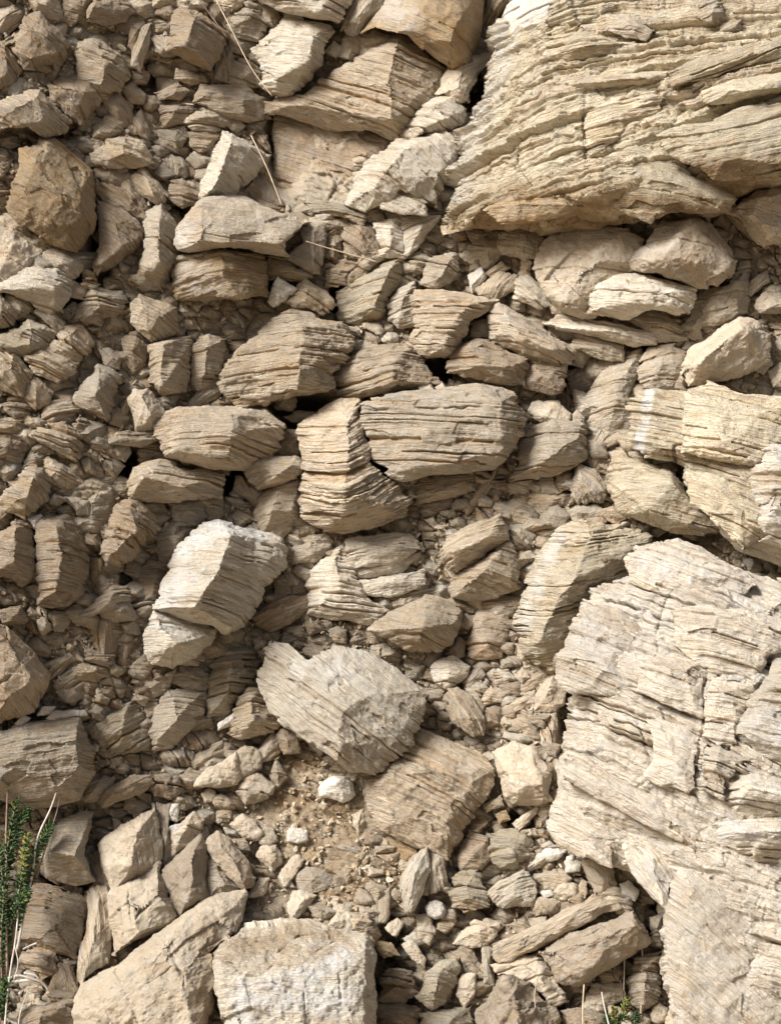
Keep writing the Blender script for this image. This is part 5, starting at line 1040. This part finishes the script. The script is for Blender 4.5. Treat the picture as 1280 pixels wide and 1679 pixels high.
# the gaps nobody traced are packed with angular broken stone: cells of a fracture pattern, each its own block
rr = random.Random(7)
def clip_half(P, mx, my, nx, ny):
    out = []
    n = len(P)
    for i in range(n):
        a, b = P[i], P[(i + 1) % n]
        da = (a[0] - mx) * nx + (a[1] - my) * ny; db = (b[0] - mx) * nx + (b[1] - my) * ny
        if da <= 0: out.append(a)
        if (da < 0 < db) or (db < 0 < da):
            t = da / (da - db); out.append((a[0] + (b[0] - a[0]) * t, a[1] + (b[1] - a[1]) * t))
    return out
CA, SA, ANI = math.cos(0.3), math.sin(0.3), 1.45
def fwd(u, v): return u * CA + v * SA, (-u * SA + v * CA) * ANI
def inv_(s, t): t = t / ANI; return s * CA - t * SA, s * SA + t * CA
seeds = []; gridh = {}
for _ in range(26000):
    u, v = rr.uniform(-20, 1300), rr.uniform(-20, 1700)
    iu, iv = min(CW // CS - 1, int(max(0, u) // CS)), min(CH // CS - 1, int(max(0, v) // CS))
    if cover[max(0, iv - 2):iv + 3, max(0, iu - 2):iu + 3].all(): continue
    if any(((u - a_) / c_) ** 2 + ((v - b_) / d_) ** 2 < 1.3 and e_ < -55 for a_, b_, c_, d_, e_ in PITS): continue
    sandy = math.exp(-((u - 500) / 120) ** 4 - ((v - 1370) / 130) ** 4)
    if sandy > 0.4: continue
    s, t = fwd(u, v)
    nz = float(noise(np.array([u / 110.0]), np.array([v / 110.0]), seed=44)[0])
    r = (19 + 15 * max(-0.6, nz) + rr.uniform(-3, 8)) * (1.15 if u < 330 else 1)
    gi_, gj_ = int(s // 40), int(t // 40)
    if any((s - q[0]) ** 2 + (t - q[1]) ** 2 < (0.5 * (r + q[2])) ** 2 for a_ in (-1, 0, 1) for b_ in (-1, 0, 1) for q in gridh.get((gi_ + a_, gj_ + b_), ())): continue
    gridh.setdefault((gi_, gj_), []).append((s, t, r)); seeds.append((s, t, r))
ci = 0
for s, t, r in seeds:
    P = [(s - 1.1 * r, t - 1.1 * r), (s + 1.1 * r, t - 1.1 * r), (s + 1.1 * r, t + 1.1 * r), (s - 1.1 * r, t + 1.1 * r)]
    gi_, gj_ = int(s // 40), int(t // 40)
    for a_ in (-2, -1, 0, 1, 2):
        for b_ in (-2, -1, 0, 1, 2):
            for q in gridh.get((gi_ + a_, gj_ + b_), ()):
                dx_, dy_ = q[0] - s, q[1] - t; dd_ = math.hypot(dx_, dy_)
                if dd_ < 1e-6 or dd_ > 3 * r + 20 or not P: continue
                w_ = r / (r + q[2])
                P = clip_half(P, s + dx_ * w_, t + dy_ * w_, dx_ / dd_, dy_ / dd_)
    if len(P) < 3: continue
    P = [inv_(*p) for p in P]
    Q = []
    for k, p in enumerate(P):                      # drop vertices that nearly coincide
        o_ = Q[-1] if Q else None
        if o_ is None or math.hypot(p[0] - o_[0], p[1] - o_[1]) > 3: Q.append(p)
    if len(Q) < 3: continue
    Q = np.array([[p[0] + rr.uniform(-1.5, 1.5), p[1] + rr.uniform(-1.5, 1.5), 0] for p in Q])
    c_ = Q[:, :2].mean(0); u, v = c_
    gh = float(ground_h(np.array([u]), np.array([v]))[0]) - float(G(u, v))
    if cover[int(min(max(v, 0), CH - 1) // CS), int(min(max(u, 0), CW - 1) // CS)] and rr.random() < 0.3: continue
    kind = rr.choice(['buff', 'buff', 'grey', 'pale', 'cream', 'brown'] if u > 330 or v > 1200 else ['buff', 'grey', 'grey', 'brown', 'cream'])
    smooth_ = {'amp': 0.6} if rr.random() < 0.4 else {}
    add_rock((kind, Q, '', dict(bfix=True, b=gh + 4 + rr.uniform(-5, 9), a=rr.gauss(12, 22), th=rr.choice([5, 7, 9, 16]), T=30, q=1.4, taper=0.12, hs=1.5, **smooth_), None, None), 1000 + ci)
    ci += 1

# the smallest of them are rubble: one object
NIND = max(0, 295 - sum(r[1] == 'stone' for r in BUILT[:len(ROCKS)]))
extra = sorted(BUILT[len(ROCKS):], key=lambda r: -r[8])
small = [r[0] for r in extra[NIND:]]
BUILT = BUILT[:len(ROCKS)] + extra[:NIND]
bpy.ops.object.select_all(action='DESELECT')
for o in small: o.select_set(True)
bpy.context.view_layer.objects.active = small[0]
bpy.ops.object.join()
rub = small[0]; rub.name = 'rubble'; rub['kind'] = 'stuff'; rub['label'] = 'small angular stones packed between the larger rocks'; rub['category'] = 'rubble'
if 'group' in rub: del rub['group']

# ------------------------------------------------------------------ labels
LM = [r for r in BUILT if r[7]]
def relation(c, e, lc, le):
    """which side of a landmark: compare gaps along the two directions"""
    dx, dy = c[0] - lc[0], c[1] - lc[1]
    gx, gy = abs(dx) - le[0], abs(dy) - le[1]
    if gx > gy: w = 'right of' if dx > 0 else 'left of'
    else: w = 'below' if dy > 0 else 'above'
    return w, math.hypot(max(gx - e[0], 0), max(gy - e[1], 0)) + 0.04 * math.hypot(dx, dy)
def adj(r):
    ob, cat, c, e, kind, poly, label, ref, size = r
    p = poly[:, :2] - poly[:, :2].mean(0)
    ev, vec = np.linalg.eigh(p.T @ p)
    asp = math.sqrt(ev[1] / max(ev[0], 1e-6)); up = abs(vec[1, 1]) > 0.8
    sz = 'tiny' if size < 17 else 'small' if size < 30 else 'mid-sized' if size < 50 else 'big'
    if cat == 'pebble': sh = 'rounded'
    elif asp > 2.1: sh = 'upright thin' if up else 'flat thin'
    elif asp > 1.5: sh = 'upright' if up else 'oblong'
    elif len(poly) == 3: sh = 'three-cornered'
    elif len(poly) == 4: sh = 'four-sided'
    else: sh = 'blocky' if len(poly) > 6 else 'angular'
    return '%s %s %s %s' % (sz, COLW[kind], sh, cat)
auto = []
for r in BUILT:
    if r[6]: r[0]['label'] = r[6]; continue
    near = sorted(((relation(r[2], r[3], l[2], l[3]), l[7]) for l in LM if l[0] is not r[0]), key=lambda q: q[0][1])
    auto.append([r, '%s %s %s' % (adj(r), near[0][0][0], near[0][1]), near])
def clashes():
    d = {}
    for a in auto: d.setdefault(a[1], []).append(a)
    return [v for v in d.values() if len(v) > 1]
for grp in clashes():
    for a in grp:
        (w2, _), l2 = a[2][1]
        t = a[1] + ', %s %s' % (w2, l2)
        if len(t.split()) <= 14: a[1] = t
for grp in clashes():
    us = sorted(grp, key=lambda a: a[0][2][0]); vs = sorted(grp, key=lambda a: a[0][2][1])
    du = us[-1][0][2][0] - us[0][0][2][0]; dv = vs[-1][0][2][1] - vs[0][0][2][1]
    o = us if du > dv else vs
    ends = ('leftmost', 'rightmost') if du > dv else ('uppermost', 'lowest')
    if len(o) == 2: ends = ('left-hand', 'right-hand') if du > dv else ('upper', 'lower')
    mids = ['second', 'third', 'fourth', 'fifth', 'sixth']
    for k, a in enumerate(o):
        wd = ends[0] if k == 0 else ends[1] if k == len(o) - 1 else mids[k - 1] + (' from left,' if du > dv else ' from top,')
        a[1] = wd + ' ' + a[1]
for a in auto: a[0][0]['label'] = a[1]
print({c: sum(r[1] == c for r in BUILT) for c in GROUPS}); print('stones', len(BUILT), 'label clashes', len(clashes()), 'long', sum(len(a[1].split()) > 16 for a in auto))

# ------------------------------------------------------------------ the slope itself and the ground below
def axis(lo, hi, step, ext):
    a = list(np.arange(lo, hi + step, step)); s = step; x = lo; left = []
    while x > lo - ext: s *= 1.25; x -= s; left.append(x)
    s = step; x = a[-1]; right = []
    while x < hi + ext: s *= 1.25; x += s; right.append(x)
    return np.array(left[::-1] + a + right)
AU = axis(-40, 1330, 2.2, 1500); AV = axis(-40, 1730, 2.2, 1200)
AV = AV[AV < 1900]
U, V_ = np.meshgrid(AU, AV)
H = ground_h(U, V_)
co = world(np.stack([U, V_, H], -1).reshape(-1, 3))
nr_, nc_ = U.shape
idx = np.arange(nr_ * nc_).reshape(nr_, nc_)
F = np.stack([idx[:-1, :-1], idx[1:, :-1], idx[1:, 1:], idx[:-1, 1:]], -1).reshape(-1, 4)
uu, vv = U.ravel(), V_.ravel()
st = np.maximum.reduce([1.4 * np.exp(-(((uu - a) / c) ** 2 + ((vv - b) / d) ** 2)) for a, b, c, d in
     ((610, 1450, 55, 14), (560, 1468, 60, 8), (640, 1430, 28, 12), (500, 1230, 40, 40), (815, 1492, 50, 8), (480, 1310, 40, 20), (560, 1330, 30, 20))] + [0.55 * np.exp(-(((uu - 510) / 150) ** 2 + ((vv - 1370) / 130) ** 2))])
slope = make_mesh('slope', co, F, M_SLOPE, {'bed': np.stack([(uu * 0.9 + vv * 0.43) / 100, (-uu * 0.43 + vv * 0.9) / 100, H.ravel() / 100], 1), 'rust': st, 'stain_lit': 0 * st, 'soft': 0 * st + 0.5})
slope['kind'] = 'structure'
gz = np.array([[-60, -60, 0.0], [60, -60, 0.0], [60, 10, 0.0], [-60, 10, 0.0]])
ns = 90
gx, gy = np.meshgrid(np.linspace(-30, 30, ns), np.linspace(-45, 6, ns))
gz = 0.05 * fbm(gx / 3, gy / 3, seed=3)
gi = np.arange(ns * ns).reshape(ns, ns)
ground = make_mesh('ground', np.stack([gx, gy, gz], -1).reshape(-1, 3), np.stack([gi[:-1, :-1], gi[:-1, 1:], gi[1:, 1:], gi[1:, :-1]], -1).reshape(-1, 4), M_SOIL,
                   {'bed': np.stack([gx, gy, gz], -1).reshape(-1, 3), 'stain_lit': np.zeros(ns * ns)})
ground['kind'] = 'structure'

# rubble nobody could count
rg = np.random.RandomState(4)
def template(seed):
    rs = np.random.RandomState(seed)
    g = 5; pts = []
    n1 = rs.normal(size=(9, 3)); n1 /= np.linalg.norm(n1, axis=1)[:, None]
    off = rs.uniform(0.3, 0.62, 9)
    lat = [(math.pi * (i + 0.5) / 5) for i in range(5)]
    for t in lat:
        for k in range(8):
            pts.append([math.sin(t) * math.cos(2 * math.pi * k / 8), math.sin(t) * math.sin(2 * math.pi * k / 8), math.cos(t)])
    pts += [[0, 0, 1], [0, 0, -1]]
    p = np.array(pts)
    for n_, o_ in zip(n1, off):
        d = p @ n_; p = p - np.clip(d - o_, 0, None)[:, None] * n_
    p *= rs.uniform([0.8, 0.6, 0.45], [1.5, 1.0, 0.8])
    f = []
    for i in range(4):
        for k in range(8):
            a, b = i * 8 + k, i * 8 + (k + 1) % 8
            f.append([a, a + 8, b + 8]); f.append([a, b + 8, b])
    for k in range(8):
        f.append([40, k, (k + 1) % 8]); f.append([41, 32 + (k + 1) % 8, 32 + k])
    return p, np.array(f)
TM = [template(s) for s in range(14)]
cos_, fcs = [], []; off = 0
cnt = 0
for attempt in range(60000):
    if cnt >= 9000: break
    u, v = rg.uniform(-10, 1290), rg.uniform(-10, 1690)
    iu, iv = int(max(0, u) // CS), int(max(0, v) // CS)
    if traced[iv, iu]: continue
    if any(((u - a_) / c_) ** 2 + ((v - b_) / d_) ** 2 < 1 and e_ < -55 for a_, b_, c_, d_, e_ in PITS): continue
    dens = 0.5 + 0.5 * float(noise(np.array([u / 60]), np.array([v / 60]), seed=33)[0])
    if rg.uniform() > dens + 0.15: continue
    s = 1.5 + 6.5 * rg.uniform() ** 2.6
    p, f = TM[rg.randint(14)]
    q = rg.normal(size=4); q /= np.linalg.norm(q); w0, x, y, z = q
    Rm = np.array([[1 - 2 * (y * y + z * z), 2 * (x * y - z * w0), 2 * (x * z + y * w0)], [2 * (x * y + z * w0), 1 - 2 * (x * x + z * z), 2 * (y * z - x * w0)], [2 * (x * z - y * w0), 2 * (y * z + x * w0), 1 - 2 * (x * x + y * y)]])
    cos_.append((p @ Rm.T) * s + np.array([u, v, 0])); fcs.append(f + off); off += len(p); cnt += 1
allp = np.concatenate(cos_)
cen = np.repeat(np.array([c.mean(0) for c in cos_]), [len(c) for c in cos_], 0)
allp[:, 2] += ground_h(cen[:, 0], cen[:, 1]) + 1.5 + 7 * np.abs(hsh(cen[:, 0] * 7, cen[:, 1] * 7, cen[:, 0] * 0, 3))
gf = np.concatenate(fcs)[:, ::-1]
gravel = make_mesh('gravel', world(allp), gf, M_GRAVEL, smooth=False)
gravel['kind'] = 'stuff'; gravel['label'] = 'fine angular rubble filling the gaps between the boulders'; gravel['category'] = 'gravel'

# ------------------------------------------------------------------ straws, stalks, roots
def tube(pts, r0, r1, sides=6, jit=0.0, seed=0, sub=6):
    rs = random.Random(seed)
    P = [np.array(p, float) for p in pts]; Q = []
    n = len(P)
    for i in range(n - 1):
        a, b, c, d = P[max(i - 1, 0)], P[i], P[i + 1], P[min(i + 2, n - 1)]
        for k in range(sub):
            t = k / sub
            Q.append(0.5 * ((2 * b) + (-a + c) * t + (2 * a - 5 * b + 4 * c - d) * t * t + (-a + 3 * b - 3 * c + d) * t ** 3))
    Q.append(P[-1]); Q = np.array(Q)
    if jit: Q += np.array([[rs.uniform(-jit, jit) for _ in range(3)] for _ in Q])
    Q = world(Q)
    co, m = [], len(Q)
    for i in range(m):
        t = Q[min(i + 1, m - 1)] - Q[max(i - 1, 0)]; t /= np.linalg.norm(t) + 1e-9
        a = np.cross(t, [0.3, 1, 0.1]); a /= np.linalg.norm(a) + 1e-9; b = np.cross(t, a)
        r = 0.75 * (r0 + (r1 - r0) * i / (m - 1)) / PX * (1 + rs.uniform(-.12, .12))
        for k in range(sides):
            w_ = 2 * math.pi * k / sides
            co.append(Q[i] + r * (math.cos(w_) * a + math.sin(w_) * b))
    f = [[i * sides + k, i * sides + (k + 1) % sides, (i + 1) * sides + (k + 1) % sides, (i + 1) * sides + k] for i in range(m - 1) for k in range(sides)]
    co += [Q[0], Q[-1]]; c0, c1 = m * sides, m * sides + 1
    tri = [[c0, (k + 1) % sides, k] for k in range(sides)] + [[c1, (m - 1) * sides + k, (m - 1) * sides + (k + 1) % sides] for k in range(sides)]
    return np.array(co), np.array(f), np.array(tri)
def merge(parts):
    co, q, t, o = [], [], [], 0
    for c, f, tr in parts:
        co.append(c); q.append(f + o); t.append(tr + o); o += len(c)
    return np.concatenate(co), [np.concatenate(q), np.concatenate(t)]
def tag(o, label, cat, group=None):
    o['label'] = label; o['category'] = cat
    if group: o['group'] = group
    return o
def stem(name, label, cat, lines, mat, group=None):
    co, f = merge([tube(p, a, b, seed=k) for k, (p, a, b) in enumerate(lines)])
    return tag(make_mesh(name, co, f, mat), label, cat, group)
GS = 'dry straws caught on the rocks'
stem('straw', 'thin pale straw slanting across the cracked grey stones near the top', 'straw', [([(352, -5, 80), (380, 50, 92), (412, 112, 96), (446, 158, 92)], 1.5, 1.1)], M_STRAW, GS)
stem('straw', 'reddish straw crossing the top edge beside the dark banded block', 'straw', [([(322, -6, 96), (352, 34, 90), (372, 62, 84)], 1.2, 0.8)], M_STALK, GS)
stem('straw', 'pale straw standing before the shadowed banded wall', 'straw', [([(412, 223, 76), (436, 272, 78), (450, 306, 78), (462, 337, 74)], 1.5, 1.4)], M_STRAW, GS)
stem('straw', 'pale horizontal straw poking out right of the grey capstone', 'straw', [([(502, 396, 96), (530, 405, 90), (575, 418, 80), (618, 430, 70)], 1.0, 1.8)], M_STRAW, GS)
stem('root', 'bleached white wiry root lying across the dark rubble near the top', 'root', [([(212, 136, 52), (190, 143, 50), (200, 156, 50), (216, 158, 50), (226, 170, 50), (240, 170, 52), (252, 164, 56), (262, 170, 52), (290, 170, 50), (318, 172, 56)], 2.0, 1.7)], M_ROOT)
stem('root', 'bleached forked root hanging from the top edge left of centre', 'root', [([(104, -6, 60), (101, 16, 62), (104, 34, 60), (100, 48, 58)], 1.7, 1.4), ([(140, -8, 66), (134, 20, 66), (125, 32, 62), (112, 52, 56), (98, 78, 66), (92, 110, 60)], 1.8, 1.0)], M_ROOT)
stem('straw', 'bent dead grass stem hanging over the lichen-tinged slabs at the left', 'straw', [([(111, 1003, 62), (134, 1036, 66), (148, 1084, 64), (154, 1110, 58), (151, 1156, 54)], 1.6, 1.0), ([(149, 1087, 63), (127, 1083, 62), (106, 1103, 60), (88, 1122, 56), (103, 1133, 54)], 1.3, 0.9), ([(124, 1108, 54), (124, 1140, 52), (138, 1158, 50)], 0.6, 0.5)], M_STRAW, GS)
stem('dead_stalk', 'tallest pale dead stalk rising at the left edge before the boulder', 'stalk', [([(18, 1133, 150), (15, 1200, 150), (13, 1290, 150), (10, 1400, 140), (12, 1600, 120)], 1.4, 2.2), ([(18, 1150, 151), (16, 1158, 151), (17, 1170, 151)], 2.4, 1.4)], M_STALK, 'dead stalks by the green shrub')
stem('dead_stalk', 'short dark red stalk beside the tallest dead stalk', 'stalk', [([(30, 1221, 146), (31, 1260, 146), (32, 1310, 140)], 1.3, 1.6), ([(30, 1222, 147), (27, 1232, 147)], 1.8, 1.0), ([(29, 1250, 147), (32, 1262, 147)], 2.4, 2.0)], M_STALK, 'dead stalks by the green shrub')
stem('dead_stalk', 'thick leaning grey stalk crossing in front of the lower left boulder', 'stalk', [([(102, 1266, 150), (86, 1320, 148), (62, 1375, 142), (54, 1430, 130), (44, 1480, 126), (28, 1560, 120)], 1.6, 2.8)], M_ROOT, 'dead stalks by the green shrub')
stem('dead_stalk', 'thin dark forked stalk just right of the thick leaning stalk', 'stalk', [([(118, 1270, 140), (104, 1290, 142), (94, 1330, 136), (84, 1362, 130), (60, 1440, 120)], 1.0, 1.5), ([(108, 1285, 142), (112, 1274, 142)], 1.0, 0.8)], M_STALK, 'dead stalks by the green shrub')
stem('dead_stalk', 'pale knotted stalk running down past the shrub at lower left', 'stalk', [([(32, 1480, 135), (26, 1540, 132), (18, 1590, 128), (12, 1640, 124), (8, 1690, 120)], 1.8, 2.0), ([(24, 1550, 132), (30, 1580, 130), (22, 1610, 128)], 1.2, 1.0), ([(30, 1690, 120), (34, 1660, 118), (48, 1620, 110)], 1.4, 1.0)], M_ROOT, 'dead stalks by the green shrub')
stem('twig', 'short bleached twig lying level before the dark boulder', 'twig', [([(38, 1557, 120), (50, 1551, 118), (61, 1547, 116)], 1.6, 2.2)], M_ROOT)
stem('driftwood', 'weathered white piece of dead wood low at the left edge', 'driftwood', [([(14, 1605, 120), (32, 1600, 124), (54, 1606, 122), (70, 1612, 116), (80, 1625, 108)], 2.5, 2.0), ([(20, 1612, 118), (44, 1608, 122), (66, 1614, 114)], 4.0, 2.6), ([(40, 1596, 118), (58, 1600, 118), (66, 1608, 114)], 3.0, 1.8)], M_ROOT)
GB = 'straws at the bottom right'
stem('straw', 'tallest straight straw at the bottom right against grey stones', 'straw', [([(1051, 1542, 128), (1053, 1600, 126), (1048, 1690, 118)], 1.5, 1.9)], M_STRAW, GB)
stem('straw', 'straight straw with a dark twig at its foot, bottom right', 'straw', [([(1025, 1532, 124), (1023, 1575, 124), (1022, 1625, 118)], 1.0, 1.5)], M_STRAW, GB)
stem('straw', 'short pale straw under the long plank-like slab', 'straw', [([(957, 1615, 140), (955, 1650, 138), (955, 1695, 134)], 1.5, 1.6)], M_STRAW, GB)
stem('straw', 'faint thin straw in front of the coarse brown boulder', 'straw', [([(881, 1600, 130), (876, 1640, 128), (884, 1695, 124)], 0.9, 0.9)], M_STRAW, GB)
stem('twig', 'curled black twig above the little bottom shrub', 'twig', [([(1003, 1588, 130), (1006, 1604, 132), (1014, 1610, 132), (1021, 1600, 130), (1017, 1588, 130)], 1.2, 1.0), ([(1016, 1608, 132), (1020, 1625, 132), (1024, 1650, 130)], 1.8, 1.6)], M_DARKTWIG)
stem('straw', 'pale crooked stem left of the little bottom shrub', 'straw', [([(986, 1627, 140), (990, 1650, 138), (1000, 1690, 134)], 1.4, 1.8)], M_ROOT, GB)
rt = random.Random(12)
lines = []
for k in range(26):
    x, y = 925 + rt.uniform(-10, 26), 632 + rt.uniform(-8, 14)
    lines.append(([(x, y, 8 + rt.uniform(-12, 12)), (x + rt.uniform(-8, 18), y + rt.uniform(12, 30), 24 + rt.uniform(-8, 12)), (x + rt.uniform(-4, 40), y + rt.uniform(34, 70), 34 + rt.uniform(-8, 20))], 0.7, 0.35))
lines += [([(930, 650, 30), (950, 670, 44), (975, 700, 50), (1000, 722, 52)], 1.0, 0.7), ([(945, 640, 30), (956, 668, 44), (968, 704, 46)], 1.2, 0.7), ([(930, 640, 20), (932, 670, 40)], 1.0, .7)]
stem('root_tuft', 'tuft of fine tangled dry roots hanging in the dark hollow', 'roots', lines, M_STRAW)

# ------------------------------------------------------------------ green plants
def leaf_mesh(leaves):
    """narrow fleshy leaves: each a four-sided tapered spindle"""
    co, q, t, o = [], [], [], 0
    for base, tip, wd in leaves:
        b, e = np.array(base), np.array(tip); d = e - b; l = np.linalg.norm(d); d = d / l
        a = np.cross(d, [0.2, 0.3, 1]); a /= np.linalg.norm(a); c = np.cross(d, a)
        rings = []
        bend = c * l * 0.12
        for k, (s_, w_) in enumerate(((0, .35), (.3, .85), (.65, 1), (.88, .7))):
            p = b + d * l * s_ + bend * math.sin(math.pi * s_)
            for m_ in range(5):
                an = 2 * math.pi * m_ / 5
                co.append(p + wd * w_ * (math.cos(an) * a + 0.55 * math.sin(an) * c))
        co.append(e + 0 * bend)
        for k in range(3):
            for m_ in range(5):
                q.append([o + k * 5 + m_, o + k * 5 + (m_ + 1) % 5, o + (k + 1) * 5 + (m_ + 1) % 5, o + (k + 1) * 5 + m_])
        for m_ in range(5): t.append([o + 15 + m_, o + 15 + (m_ + 1) % 5, o + 20])
        o += 21
    return world(np.array(co)), [np.array(q), np.array(t)]
def shrub(name, label, shoots, seed, nleaf=34, ll=12, lw=1.5):
    rs = random.Random(seed)
    root = bpy.data.objects.new(name, None); COL.objects.link(root)
    p0 = world(np.array(shoots[0][0][0], float)); root.location = p0
    tag(root, label, 'shrub', 'green shrubs on the slope')
    for pts, young in shoots:
        co, f = merge([tube(pts, 2.0, 1.0, seed=rs.randint(0, 999))])
        s_ = make_mesh('stem', co - p0, f, M_STALK); s_.parent = root
        P = np.array(pts, float); lv, yl = [], []
        n = int(nleaf * (len(pts) - 1))
        for k in range(n):
            tt = (0.12 + 0.9 * k / n) * (len(P) - 1); i = min(int(tt), len(P) - 2); fr = tt - i
            b = P[i] * (1 - fr) + P[i + 1] * fr; ax = P[i + 1] - P[i]; ax = ax / np.linalg.norm(ax)
            an = k * 2.4 + rs.uniform(-.4, .4)
            a = np.cross(ax, [0, 0, 1.0]); a /= np.linalg.norm(a) + 1e-6; c = np.cross(ax, a)
            out = math.cos(an) * a + math.sin(an) * c
            l = ll * rs.uniform(0.7, 1.25) * (1.05 - 0.35 * tt / (len(P) - 1))
            tip = b + (out * 0.85 + ax * rs.uniform(.25, .9)) * l
            (yl if (young and tt > (len(P) - 1) * 0.55 and rs.random() < .7) or rs.random() < .06 else lv).append((b, tip, lw * rs.uniform(.8, 1.2)))
        for L_, m_, nm in ((lv, M_LEAF, 'foliage'), (yl, M_YOUNG, 'young_foliage')):
            if L_:
                co, f = leaf_mesh(L_)
                o_ = make_mesh(nm, co - p0, f, m_); o_.parent = root
    return root
shrub('leafy_shrub', 'green fleshy-leaved shrub with yellow shoots at the lower left edge',
      [([(14, 1600, 96), (10, 1500, 126), (12, 1400, 142), (26, 1318, 146)], False),
       ([(20, 1560, 100), (28, 1480, 134), (40, 1420, 146), (46, 1372, 150)], True),
       ([(24, 1530, 110), (40, 1450, 130), (64, 1390, 134), (84, 1354, 132)], False),
       ([(4, 1620, 100), (2, 1540, 130), (6, 1470, 140), (0, 1400, 140)], False),
       ([(16, 1520, 120), (34, 1486, 140), (46, 1462, 146)], False),
       ([(2, 1450, 120), (16, 1400, 140), (36, 1345, 136), (44, 1330, 132)], False),
       ([(0, 1679, 110), (6, 1640, 120), (10, 1610, 126)], False)], 5, 48, 15, 2.1)
shrub('leafy_shrub', 'little green shrub with yellowish tips at the bottom right edge',
      [([(1020, 1710, 110), (1022, 1672, 130), (1028, 1640, 138)], True), ([(1012, 1710, 110), (1010, 1680, 130), (1006, 1655, 136)], True),
       ([(1030, 1710, 110), (1036, 1684, 128), (1044, 1664, 130)], False), ([(1004, 1712, 110), (1000, 1690, 128), (994, 1668, 130)], False)], 9, 40, 12, 1.9)
